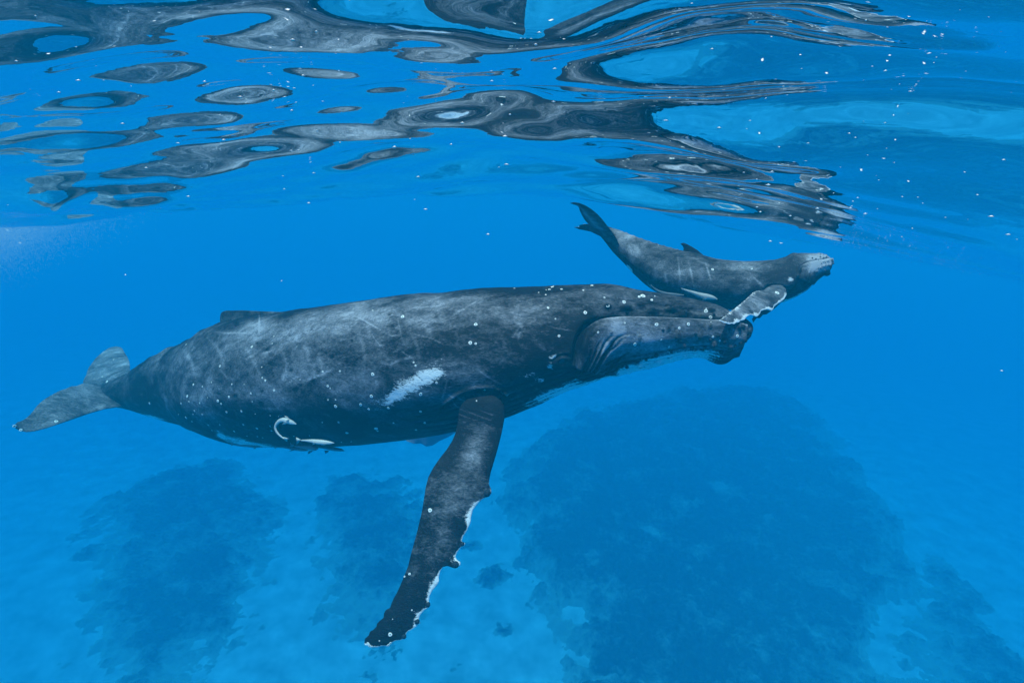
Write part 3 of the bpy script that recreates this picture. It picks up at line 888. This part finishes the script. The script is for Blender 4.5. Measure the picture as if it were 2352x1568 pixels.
    # tail flukes: the near lobe comes towards the lens, the far lobe stands away from it
    add_foil(le=[(330, 915), (300, 928), (273, 934), (240, 939), (205, 949), (154, 967), (103, 984), (80, 990), (62, 992), (48, 990), (36, 984), (32, 977)],
             te=[(300, 872), (262, 878), (236, 884), (190, 880), (177, 886), (164, 887), (150, 893), (137, 897), (120, 906), (103, 916), (92, 925), (84, 933), (76, 944), (68, 953), (60, 960), (50, 966), (40, 969), (32, 977)],
             dl=[11.2, 10.6, 9.8, 9.5], dt=[11.6, 11.2, 10.3, 9.5], n_span=220, n_ch=24, thick=.10,
             palef=lambda v, fr, cc: .38 * np.clip((fr - .15) * 4, 0, 1))
    add_foil(le=[(330, 868), (310, 860), (299, 850), (298, 838), (297, 830), (293, 820), (287, 811), (281, 800), (276, 797), (268, 795)],
             te=[(262, 900), (236, 888), (210, 884), (190, 879), (193, 870), (198, 861), (201, 850), (205, 842), (212, 833), (219, 823), (228, 815), (239, 806), (250, 799), (260, 796), (268, 795)],
             dl=[11.4, 12.2, 13.2, 13.9], dt=[11.9, 12.2, 13.2, 13.9], n_span=200, n_ch=24, thick=.09,
             palef=lambda v, fr, cc: .36 * np.clip((fr - .2) * 4, 0, 1))
    V, F, att = merge_pieces(pieces)
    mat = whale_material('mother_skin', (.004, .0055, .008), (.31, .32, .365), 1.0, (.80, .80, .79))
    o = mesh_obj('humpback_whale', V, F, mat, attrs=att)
    tag(o, 'large dark grey adult humpback whale with a white scarred patch on its flank', 'whale')
    bvh = BVHTree.FromPolygons([tuple(x) for x in V[:lf['ns'] * lf['nth']]], [tuple(f) for f in pieces[0][1]][:-2])
    full = BVHTree.FromPolygons([tuple(x) for x in V], F)
    make_eye(o, bvh, 1291, 829, 8.0, EYE)
    return o, bvh, full
MUM, MUM_BVH, MUM_FULL = mother()

# growths on the mother, listed as they show in the photograph
def conv(lst, x0, y0, k, r0):
    return [(x0 + p[0] * k, y0 + p[1] * k, (p[2] if len(p) > 2 else r0) * k) for p in lst]
items = conv([(1251,466),(1692,482),(1829,460),(1995,480),(1840,412),(1478,611),(1759,618),(1762,690),(1783,708),(2016,702),(1300,736),(1360,749),(1421,720),(1558,733),(1640,734),(1686,795),(1842,775),(1258,814),(1395,823),(1464,845),(1538,818),
    (1217,862),(1270,850),(1342,860),(1486,865),(1695,850),(1307,912),(1200,936),(1297,935),(1359,936),(1522,920),(1622,915),(1250,957),(1715,932),(1816,943),(1872,950),(1290,984),(1400,1007),(1477,1005),(1635,1004),(1727,1029),(1815,1015),
    (1425,1043),(1574,1049),(1825,1045),(1660,1080),(1730,1084),(1765,1092),(1975,1082),(2080,1078),(1005,862),(688,682),(764,567),(718,716),(378,982),(140,1040),(97,1015)], 0, 631.6, .3418, 8)
items += conv([(805,424,17),(570,375,10),(1378,485,16),(1335,629,17),(1378,635,15),(891,782,16),(906,808,15),(1071,942,13),(946,1032,14),(945,1167,13),(560,1048,13),(570,876,13),(314,850,13),(178,855,13),(218,968,13),(237,986,13),(220,1076,13),
    (279,1075,13),(280,1127,13),(476,1113,14),(539,1149,13),(693,1140,12),(175,1252,13),(302,1251,12),(597,1300,13),(609,1319,13),(368,1334,14),(733,1256,12),(910,1310,13),(978,1255,12),(402,1403,12),(325,1407,14),(1385,1083,12),
    (1988,184,10),(1977,192,10),(1955,211,10),(1930,214,10),(2050,209,12),(1871,234,12),(1927,252,14),(1945,355,14),(2003,441,14),(2031,575,15),(1448,997,10)], 689.0, 602.9, .29296, 13)
items += conv([(549,261,22),(567,471,18),(780,406,18),(932,371,18),(1074,321,18),(1109,314,18),(1221,316,14),(1193,351,18),(748,329,10),(940,568,16),(688,656,14),(1238,583,17),(1452,616,22),(1538,580,18),(1282,727,18),(1034,770,18),(1355,793,14),
    (1365,838,17),(1768,698,12),(1833,735,14),(1998,690,12),(1702,457,18),(1705,433,12),(1746,515,13),(1749,558,12),(630,216,16)], 1205.8, 602.9, .24413, 16)
items += conv([(408,688,9),(315,1196,8),(205,1320,8),(217,1242,6),(278,1025,7),(303,1012,7),(550,958,11),(536,968,8),(580,864,7),(402,1176,6),(352,1262,6),(704,596,8),(92,1366,9),(100,1378,8),(112,1382,7),(126,1381,7),(196,1374,8),(150,1352,7),(206,1364,7)], 803.9, 861.3, .4507, 7)
MUM_BARN = stick(MUM, MUM_FULL, items, BARN)
def knob_mesh(mat):
    n, k, V, F = 10, 5, [], []
    for i in range(k):
        a_ = math.pi / 2 * i / (k - 1) * .96
        for j in range(n):
            b_ = 2 * math.pi * j / n
            V.append((math.cos(b_) * math.cos(a_), math.sin(b_) * math.cos(a_), math.sin(a_) * 1.7 - .35))
    F = [(i * n + j, i * n + (j + 1) % n, (i + 1) * n + (j + 1) % n, (i + 1) * n + j) for i in range(k - 1) for j in range(n)] + [tuple((k - 1) * n + j for j in range(n))]
    me = bpy.data.meshes.new('tubercle'); me.from_pydata(V, [], F); me.materials.append(mat); me.polygons.foreach_set('use_smooth', [True] * len(F))
    return me
KNOB = knob_mesh(simple_mat('tubercle_skin', (.012, .022, .034), .6, .12))
CKNOB = knob_mesh(simple_mat('calf_tubercle_skin', (.075, .085, .10), .6, .12))
stick(MUM, MUM_FULL, [(1717, 763, 5.5), (1717, 773, 6), (1711, 782, 6.5), (1702, 789, 6.5), (1688, 795, 5), (1656, 808, 5.5), (1707, 750, 5), (1696, 741, 4), (1119, 1132, 9), (1046, 1296, 9), (983, 1388, 6), (958, 1427, 6), (928, 1461, 6), (1062, 1249, 5), (1632, 781, 5.5), (1590, 799, 5), (1541, 806, 5), (1507, 816, 6), (1464, 830, 6.5), (1440, 843, 5), (1484, 826, 4), (1650, 771, 5),
    (1664, 786, 5), (1523, 758, 4), (1562, 784, 4.5), (1598, 767, 4), (1675, 757, 4), (1620, 796, 4.5), (1395, 700, 4), (1440, 704, 5), (1500, 709, 5), (1545, 707, 4.5), (1575, 716, 5), (1615, 727, 4.5), (1640, 722, 4), (1700, 752, 4.5)], KNOB, 'tubercle')

# ------------------------------------------------------------------ the calf
def calf():
    pairs = [(1386, 515,  1376, 537,  9.02, 1.5, .0),
             (1399, 521,  1386, 549,  8.95, .85, .0),
             (1416, 526,  1398, 564,  8.9, .72, .0),
             (1436, 533,  1413, 582,  8.84, .72, .1),
             (1462, 544,  1432, 602,  8.76, .78, .15),
             (1492, 554,  1456, 627,  8.68, .84, .2),
             (1524, 564,  1486, 654,  8.6, .92, .2),
             (1560, 573,  1528, 680,  8.52, 1.0, .15),
             (1598, 582,  1574, 697,  8.45, 1.03, .12),
             (1636, 593,  1622, 707,  8.38, 1.05, .1),
             (1676, 598,  1672, 712,  8.3, 1.05, .1),
             (1716, 600,  1724, 710,  8.22, 1.05, .1),
             (1752, 598,  1770, 702,  8.15, 1.05, .12),
             (1784, 595,  1808, 690,  8.08, 1.05, .15),
             (1808, 588,  1836, 675,  8.02, 1.05, .2),
             (1830, 581,  1858, 659,  7.97, 1.05, .28),
             (1854, 582,  1878, 642,  7.93, 1.02, .32),
             (1878, 583,  1893, 630,  7.9, 1.0, .35),
             (1895, 586,  1903, 624,  7.88, .95, .3),
             (1905, 590,  1909, 617,  7.87, .85, .2),
             (1911, 596,  1913, 609,  7.86, .7, .1),
             (1914.5, 602, 1914.5, 605, 7.86, .5, .0)]
    lf = loft(pairs, ns=420, nth=220)
    B = Body(lf)
    th = lf['th'][None, :]; tt = lf['q'][:, None]
    mouth = [(1834, 640), (1838, 630), (1837, 619), (1841, 610.5), (1851, 604.5), (1867, 600), (1889, 596.5), (1906, 593.5), (1911, 595)]
    B.step(mouth, 2.2, .05, 40, ends=.02)
    B.groove(mouth, 2.4, .03, ends=.03, n=40)
    for L, r, d in (([(1865, 618), (1858, 626), (1854, 636), (1848, 648), (1838, 660)], 1.6, .012), ([(1857, 616), (1852, 625), (1849, 636), (1843, 648)], 1.4, .011), ([(1852, 618), (1847, 628), (1844, 640)], 1.3, .010),
                    ([(1800, 676), (1815, 668), (1826, 656), (1828, 648)], 1.8, .014), ([(1800, 682), (1818, 674), (1832, 660), (1842, 648)], 1.6, .012)):
        g = B.groove(L, r, d, ends=.3); B.dark += .3 * g
    g = B.groove([(1752, 668), (1760, 659), (1775, 655), (1790, 657), (1812, 660), (1826, 655)], 2.2, .02); B.dark += .3 * g
    B.bump(1833, 634, 8, .02, 1.4, -.3)
    for (bu, bv) in ((1866, 592), (1874, 594), (1884, 590), (1892, 592), (1880, 598), (1898, 590), (1887, 604), (1896, 602), (1904, 600), (1880, 616), (1888, 612), (1896, 610), (1871, 624), (1902, 609), (1890, 620), (1884, 583.5), (1891, 585), (1898, 587), (1912, 600), (1913, 605), (1908, 613)):
        g = B.bump(bu, bv, 1.9, .016); B.dark += .35 * g
    B.bump(1822, 583, 9, .02, 1.5, -.4)
    B.bump(1899, 627, 8, .03, 1.5, -.5)
    low = np.clip((th - math.radians(104)) / math.radians(10), 0, 1) * (th <= math.pi)
    along = np.clip((tt - .50) / .06, 0, 1) * np.clip((.97 - tt) / .04, 0, 1)
    B.disp -= B._m(np.clip(low * along, 0, 1) * (np.cos((th - math.pi) * 40) * .5 + .5) ** 3 * .016)
    kn = (np.maximum(np.cos(tt * 200), 0) ** 2) * np.exp(-(th / .25) ** 2) * np.clip((.35 - tt) / .05, 0, 1) * np.clip((tt - .05) / .05, 0, 1)
    B.disp += B._m(kn) * .010
    R0 = lf['R']
    B.disp += fbm(R0 * 3 + 4, 3) * .010 * np.clip(tt / .1, 0, 1) * np.clip((1 - tt) / .06, 0, 1)
    belly = np.clip((th - math.radians(140)) / math.radians(9), 0, 1) * (th <= math.pi)
    B.white += B._m(belly * np.clip((tt - .55) / .1, 0, 1) * np.clip((.96 - tt) / .03, 0, 1)) * .8
    for (bu, bv, rx, ry, an, am) in ((1446, 617, 11, 4.5, .9, 1.3), (1494, 655, 14, 4, .7, .6), (1530, 676, 24, 4, .4, .6), (1816, 640, 8, 5, .5, .55), (1812, 645, 8, 4, -.2, .5)):
        B.blob('white', bu, bv, rx, ry, an, am)
    for (bu, bv, rx, ry, an, am) in ((1432, 548, 26, 22, .6, .5), (1455, 575, 22, 12, .5, .4), (1880, 600, 36, 17, -.2, .8), (1880, 615, 32, 13, -.3, .5), (1640, 625, 120, 20, 0, .15), (1500, 600, 30, 14, .6, .15),
                                     (1560, 620, 2.5, 30, -.1, .45), (1588, 630, 2.5, 26, -.2, .4), (1627, 625, 2.5, 22, -.3, .45), (1745, 650, 3, 20, -.8, .45), (1720, 612, 40, 12, 0, .2), (1608, 600, 22, 3, .5, .3), (1530, 640, 3, 20, -.2, .3)):
        B.blob('pale', bu, bv, rx, ry, an, am)
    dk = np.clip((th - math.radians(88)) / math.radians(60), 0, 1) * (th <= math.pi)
    B.dark += B._m(dk * .28)  # underside shade painted in, as on the mother
    B.blob('dark', 1396, 552, 14, 30, -.5, .5)
    R = B.finish(); V = R.reshape(-1, 3)
    F = close_caps(V, grid_faces(lf['ns'], lf['nth']), lf['ns'], lf['nth'])
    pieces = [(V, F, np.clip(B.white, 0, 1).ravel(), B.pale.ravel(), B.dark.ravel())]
    def add_foil(pale=0.0, dark=0.0, palef=None, whitef=None, **k):
        v, f, ns, nth, w, low_, fr, cc = foil(**k)
        f = close_caps(v, f, ns, nth)
        if whitef: w = np.clip(w + whitef(v, fr, cc, low_), 0, 1)
        pieces.append((v, f, w, np.full(len(v), pale) if palef is None else palef(v, fr, cc), np.full(len(v), dark)))
    hb = BVHTree.FromPolygons([tuple(x) for x in V], [tuple(f) for f in F][:-2])
    def hit(u, v):
        o0 = Vector((0, 0, CAM_Z)); d = (Vector(P(u, v, 10.0)) - o0).normalized()
        loc = hb.ray_cast(o0, d)[0]
        return float(depth(np.array(loc))) if loc is not None else None
    # dorsal fin, hooked
    add_foil(le=[(1640, 606), (1618, 588), (1603, 575), (1590, 567), (1577, 560), (1570, 557.5), (1563, 559.5)],
             te=[(1560, 590), (1569, 577), (1570, 572), (1570, 569), (1568, 565), (1565, 562), (1563, 560)], dl=[8.38, 8.45], dt=[8.5, 8.46], n_span=80, n_ch=16, thick=.09, dark=.5)
    lead = [(1785, 653), (1797, 656), (1805, 664), (1807, 676), (1801, 687), (1790, 695), (1778, 704), (1776, 710), (1772, 714), (1764, 710.5), (1755.5, 711.5), (1747, 714.5), (1745.5, 720), (1741, 726), (1737, 728), (1731, 725), (1725, 722.5), (1718, 725), (1713, 729.5), (1710, 734.5), (1704, 736), (1700, 736.5), (1697, 740.5),
            (1691, 741), (1686, 744.5), (1681, 743), (1675, 745), (1668, 742.5), (1661.5, 741.5), (1656, 738), (1651.2, 736)]
    trail = [(1785, 653), (1773, 655), (1762, 660), (1754, 667), (1748, 667), (1738.4, 668), (1728, 673), (1714.5, 686), (1699, 699.5), (1691, 705.5), (1686, 710.5), (1682, 711.5), (1678, 715.5), (1675, 716.5), (1672, 720.5), (1668, 722), (1665.5, 726), (1661, 728), (1658, 731.5), (1654, 733), (1651, 736)]
    add_foil(le=lead, te=trail, dl=[7.82, 7.6, 7.3, 7.0, 6.8, 6.6, 6.5], dt=[7.82, 7.64, 7.35, 7.05, 6.82, 6.62, 6.5], n_span=260, n_ch=26, thick=.16, white_le=1.3, white_te=.6, white_tip=.6, edge_w=.03, edge_from=.10, edge_min=.75,
             palef=lambda v, fr, cc: .10 + .12 * np.clip((fr - .4) * 3, 0, 1) + 0 * cc)
    add_foil(le=[(1800, 690), (1775, 712), (1760, 722), (1752, 723), (1745, 731), (1738, 730), (1730, 741), (1727, 733)], te=[(1770, 690), (1752, 704), (1742, 714), (1738, 718), (1734, 722), (1731, 726), (1729, 730), (1727, 733)],
             dl=[8.5, 9.2], dt=[8.5, 9.2], n_span=80, n_ch=12, thick=.12, dark=.3)
    nl = lambda v, fr, cc, low_: .0 * fr
    add_foil(le=[(1424, 566), (1417, 549), (1409, 536), (1400, 524.5), (1392.7, 516), (1383.7, 504), (1372, 491.5), (1358, 480), (1345, 472), (1331, 466.5), (1318, 464.5), (1308.7, 466.5)],
             te=[(1392, 556), (1382.4, 543.5), (1372, 534), (1360.6, 525), (1351.6, 514.5), (1346.5, 509.4), (1341.4, 503), (1336, 493), (1331, 482.5), (1330, 477), (1328, 472), (1318, 470), (1308.7, 466.5)],
             dl=[8.7, 8.5, 8.2, 8.0], dt=[8.95, 8.75, 8.4, 8.0], n_span=140, n_ch=22, thick=.09, dark=.1, palef=lambda v, fr, cc: .6 * np.exp(-((cc - .6) / .22) ** 2) * np.clip((fr - .1) * 5, 0, 1))
    add_foil(le=[(1404, 560), (1382, 544), (1368, 537.6), (1358, 532.5), (1349, 530.5), (1340, 528.6), (1331, 527), (1324.7, 524.8), (1317.7, 521.6)],
             te=[(1385, 535), (1372, 528), (1360, 521), (1351.6, 514.3), (1340, 515), (1330, 517), (1332, 520), (1326, 521.2), (1317.7, 521.6)],
             dl=[9.0, 9.3, 9.7], dt=[9.05, 9.3, 9.7], n_span=120, n_ch=18, thick=.09, dark=.1)
    V, F, att = merge_pieces(pieces)
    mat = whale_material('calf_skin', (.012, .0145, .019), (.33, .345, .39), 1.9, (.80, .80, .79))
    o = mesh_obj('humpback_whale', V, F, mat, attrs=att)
    tag(o, 'small grey whale calf with raised tail swimming above the head of the adult', 'whale')
    full = BVHTree.FromPolygons([tuple(x) for x in V], F)
    make_eye(o, full, 1833, 634, 2.6, EYE)
    it = conv([(505, 430, 22), (1035, 420, 20), (1372, 743, 22), (1070, 753, 20), (1545, 555, 14)], 1550.4, 545.5, .1709, 18)
    it += conv([(527, 240, 16), (520, 262, 18), (555, 330, 9), (585, 390, 14), (540, 533, 14), (570, 529, 14), (600, 525, 14), (630, 522, 12), (660, 519, 12), (515, 571, 14), (1940, 900, 12)], 1263.2, 447.9, .12817, 14)
    stick(o, full, it, BARN)
    stick(o, full, [(u_, v_, 1.5) for u_, v_ in ((1866, 592), (1874, 594), (1884, 589), (1892, 591), (1880, 598), (1898, 590), (1887, 605), (1896, 603), (1904, 600), (1880, 616), (1888, 613), (1896, 610), (1871, 624), (1903, 609), (1911, 600), (1910, 607))], CKNOB, 'tubercle')
    return o, full
CALF, CALF_FULL = calf()

# ------------------------------------------------------------------ remoras (suckerfish)
def remora_mat(name, top, belly):
    m = NT(name)
    at = m.n('ShaderNodeAttribute', attribute_name='lower').outputs['Fac']
    tc = m.n('ShaderNodeTexCoord')
    nz = m.n('ShaderNodeTexNoise', {'Vector': tc.outputs['Object'], 'Scale': 30.0, 'Detail': 3.0})
    col = m.mix(m.math('ADD', at, m.math('MULTIPLY', m.math('SUBTRACT', nz.outputs[0], .5), .5), True), top, belly)
    b = m.n('ShaderNodeBsdfPrincipled', {'Base Color': col, 'Roughness': .45})
    m.link(b.outputs[0], m.out.inputs[0])
    return m.m
def remora(pts, radii, D, fins, tail, label, mat, flat=.75):
    """pts: centre line in the photograph, head first; radii in the same units."""
    L = np.array(pts, float)
    s = np.concatenate([[0], np.cumsum(np.linalg.norm(np.diff(L, axis=0), axis=1))])
    q = np.linspace(0, s[-1], 44)
    c = smooth_interp(q, s, L); r = np.maximum(smooth_interp(q, s, np.array(radii, float)), .35)
    C = P(c[:, 0], c[:, 1], D); r = r / FU * D
    T = unit(np.gradient(C, axis=0))
    V_ = unit(C - np.array([0, 0, CAM_Z]))
    U_ = unit(np.cross(T, V_)); W_ = np.cross(U_, T)
    up = np.sign(U_[:, 2].mean()) or 1
    n = 14; th = np.arange(n) / n * 2 * math.pi
    R = C[:, None] + (r[:, None] * np.cos(th))[..., None] * U_[:, None] + (r[:, None] * np.sin(th) * flat)[..., None] * W_[:, None]
    low = np.broadcast_to((.5 - .5 * np.cos(th) * up)[None], R.shape[:2])
    root = mesh_obj('remora', R.reshape(-1, 3), close_caps(None, grid_faces(44, n), 44, n), mat, attrs={'lower': low.ravel()})
    tag(root, label, 'fish', 'remoras riding with the whales')
    def plate(name, poly, d2):
        """A thin fin with a real thickness."""
        Q = P([p[0] for p in poly], [p[1] for p in poly], np.linspace(D, D + d2, len(poly)))
        nrm = unit(np.cross(Q[1] - Q[0], Q[2] - Q[0])) * .006
        ctr = Q.mean(0)
        k = len(Q)
        v = np.concatenate([Q, [ctr + nrm, ctr - nrm]])
        f = [(i, (i + 1) % k, k) for i in range(k)] + [((i + 1) % k, i, k + 1) for i in range(k)]
        mesh_obj(name, v, f, mat, parent=root, smooth=False, attrs={'lower': np.full(len(v), .45)})
    plate('tail_fin', tail, .03)
    for f_ in fins: plate('side_fin', f_, -.10)
    return root
RP = remora_mat('remora_pale', (.34, .36, .36), (.62, .62, .60))
RD = remora_mat('remora_dark', (.10, .12, .14), (.30, .31, .32))
k4 = lambda l: [(602.9 + x * .09033, 930.2 + y * .09033) for x, y in l]
r4 = lambda l: [x * .09033 for x in l]
remora(k4([(862, 480), (800, 458), (740, 434), (640, 402), (520, 372), (430, 400), (360, 470), (322, 560), (345, 650), (405, 735), (470, 795), (540, 850)]), r4([6, 36, 54, 62, 56, 46, 36, 27, 25, 24, 20, 12]), 7.25,
       [k4([(700, 352), (640, 290), (545, 256), (585, 322)]), k4([(640, 466), (570, 488), (495, 485), (548, 435)])], k4([(500, 800), (590, 820), (690, 850), (640, 868), (626, 928), (560, 880)]),
       'pale suckerfish curled into a hook against the dark belly of the adult whale', RP)
remora(k4([(1822, 960), (1760, 956), (1660, 948), (1540, 940), (1400, 928), (1250, 908), (1100, 896), (975, 892)]), r4([6, 26, 46, 60, 62, 45, 24, 14]), 7.3,
       [k4([(1380, 950), (1320, 995), (1262, 1010), (1300, 950)]), k4([(1640, 985), (1580, 1016), (1480, 1012), (1540, 990)])], k4([(1000, 885), (930, 850), (850, 812), (860, 900), (868, 998), (940, 930)]),
       'pale straight suckerfish with forked tail below the curled one', RP)
remora(k4([(1415, 1105), (1330, 1092), (1230, 1078), (1100, 1062), (950, 1050), (820, 1036)]), r4([10, 48, 64, 56, 34, 16]), 7.9,
       [k4([(1410, 1130), (1340, 1158), (1280, 1158), (1310, 1135)])], k4([(840, 1030), (760, 990), (700, 950), (715, 1010), (690, 1075), (780, 1050)]), 'grey suckerfish with one white fin just under the straight pale one', RD)
remora(k4([(2080, 1160), (2000, 1140), (1880, 1125), (1740, 1105), (1580, 1085), (1450, 1075)]), r4([8, 34, 46, 44, 28, 14]), 8.4,
       [k4([(1700, 1150), (1660, 1200), (1600, 1234), (1570, 1150)])], k4([(1460, 1070), (1420, 1040), (1380, 1030), (1400, 1075), (1380, 1120), (1430, 1090)]), 'dark suckerfish furthest right under the belly of the adult whale', RD)
remora(k4([(1160, 1150), (1050, 1135), (920, 1115), (780, 1100), (600, 1075), (400, 1062)]), r4([8, 36, 46, 42, 26, 12]), 8.2,
       [k4([(1300, 1150), (1220, 1215), (1145, 1252), (1170, 1160)]), k4([(860, 1120), (760, 1160), (665, 1178), (740, 1130)])], k4([(420, 1060), (340, 1030), (300, 1020), (330, 1065), (290, 1108), (380, 1080)]), 'dark suckerfish furthest left in the tight shoal under the adult whale', RD)
remora([(604, 1026), (594, 1025.5), (580, 1025), (566, 1023.5), (548, 1022), (536, 1021)], [.5, 2.0, 2.6, 2.4, 1.5, .8], 8.6,
       [[(590, 1027), (586, 1030), (581, 1031), (584, 1027)]], [(539, 1021), (533, 1018), (530, 1017), (531, 1021), (530, 1024), (535, 1022)], 'lone thin suckerfish below the white marks on the adult belly', RD)
kA = lambda l: [(1550.4 + x * .1709, 545.5 + y * .1709) for x, y in l]
remora(kA([(567, 828), (520, 812), (450, 796), (350, 775), (250, 742), (160, 712), (105, 692)]), [x * .1709 for x in [6, 24, 34, 32, 22, 13, 7]], 7.72,
       [kA([(450, 815), (410, 838), (360, 836), (400, 810)])], kA([(115, 695), (95, 680), (82, 682), (95, 692), (90, 705), (108, 700)]), 'slim pale suckerfish against the dark belly of the calf', RP)
k3 = lambda l: [(1205.8 + x * .24413, 602.9 + y * .24413) for x, y in l]
remora(k3([(1495, 306), (1450, 304), (1390, 298), (1320, 288), (1260, 268), (1215, 240), (1195, 222)]), [x * .24413 for x in [4, 9, 12, 11, 8, 5, 3]], 7.9,
       [k3([(1400, 306), (1380, 314), (1360, 312), (1375, 302)])], k3([(1200, 226), (1190, 212), (1184, 208), (1188, 220), (1184, 230), (1195, 228)]), 'dim suckerfish behind the pale one, below the tail stock of the calf', RD)

# ------------------------------------------------------------------ specks in the water and the bubble cloud on the left
def specks(name, pts, size, mat, label, stretch=None):
    pts = np.asarray(pts); n = len(pts)
    base = np.array([(1, 0, 0), (-1, 0, 0), (0, 1, 0), (0, -1, 0), (0, 0, 1), (0, 0, -1)], float)
    f = np.array([(0, 2, 4), (2, 1, 4), (1, 3, 4), (3, 0, 4), (2, 0, 5), (1, 2, 5), (3, 1, 5), (0, 3, 5)])
    r = rng.random((n, 1, 3)) * .6 + .7
    v = pts[:, None] + base[None] * size[:, None, None] * r * (np.array(stretch)[None, None] if stretch else 1)
    o = mesh_obj(name, v.reshape(-1, 3), (f[None] + (np.arange(n) * 6)[:, None, None]).reshape(-1, 3), mat, smooth=True)
    tag(o, label, kind='stuff')
    return o
WHITE = simple_mat('speck', (.85, .82, .78), .4, .5)
def below_surface(u, v, d, clear=.03):
    p = P(u, v, d); z = eta(p[..., 0], p[..., 1])
    return p[p[..., 2] < z - clear], p[..., 2] < z - clear
r_ = np.random.default_rng(12)
n = 560
u = r_.uniform(-100, 2450, n); v = np.abs(r_.normal(0, 230, n)); v[:200] = r_.uniform(0, 560, 200); u[:200] = r_.uniform(1700, 2400, 200)
d = r_.uniform(1.6, 7.0, n)
pt, ok = below_surface(u, v, d)
specks('drifting_specks', pt, r_.uniform(.0014, .0052, len(pt)) * d[ok] ** .6, WHITE, 'tiny bright white specks drifting just beneath the surface', (1.5, 1.0, .6))
n = 52000
t = np.clip(np.abs(r_.normal(0, .36, n)), 0, 1.3)
u = t * 400 - 70; v = 505 - t * 55 + np.abs(r_.normal(0, 1, n)) * (62 - 26 * t) + r_.normal(0, 5, n)
d = 9.5 + r_.normal(0, .9, n)
pt, ok = below_surface(u, v, d, .02)
specks('bubble_cloud', pt, r_.uniform(.0012, .0031, len(pt)), WHITE, 'faint pale cloud of fine bubbles below the surface at the left edge')
n = 2600
u = r_.uniform(1900, 2420, n); v = 530 + (u - 1900) * .20 + r_.normal(0, 9, n) + 8
d = 6.5 + r_.normal(0, .5, n)
pt, ok = below_surface(u, v, d, .02)
specks('bubble_streak', pt, r_.uniform(.0007, .0028, len(pt)), WHITE, 'thin streak of bright bubbles along the surface at the right edge')
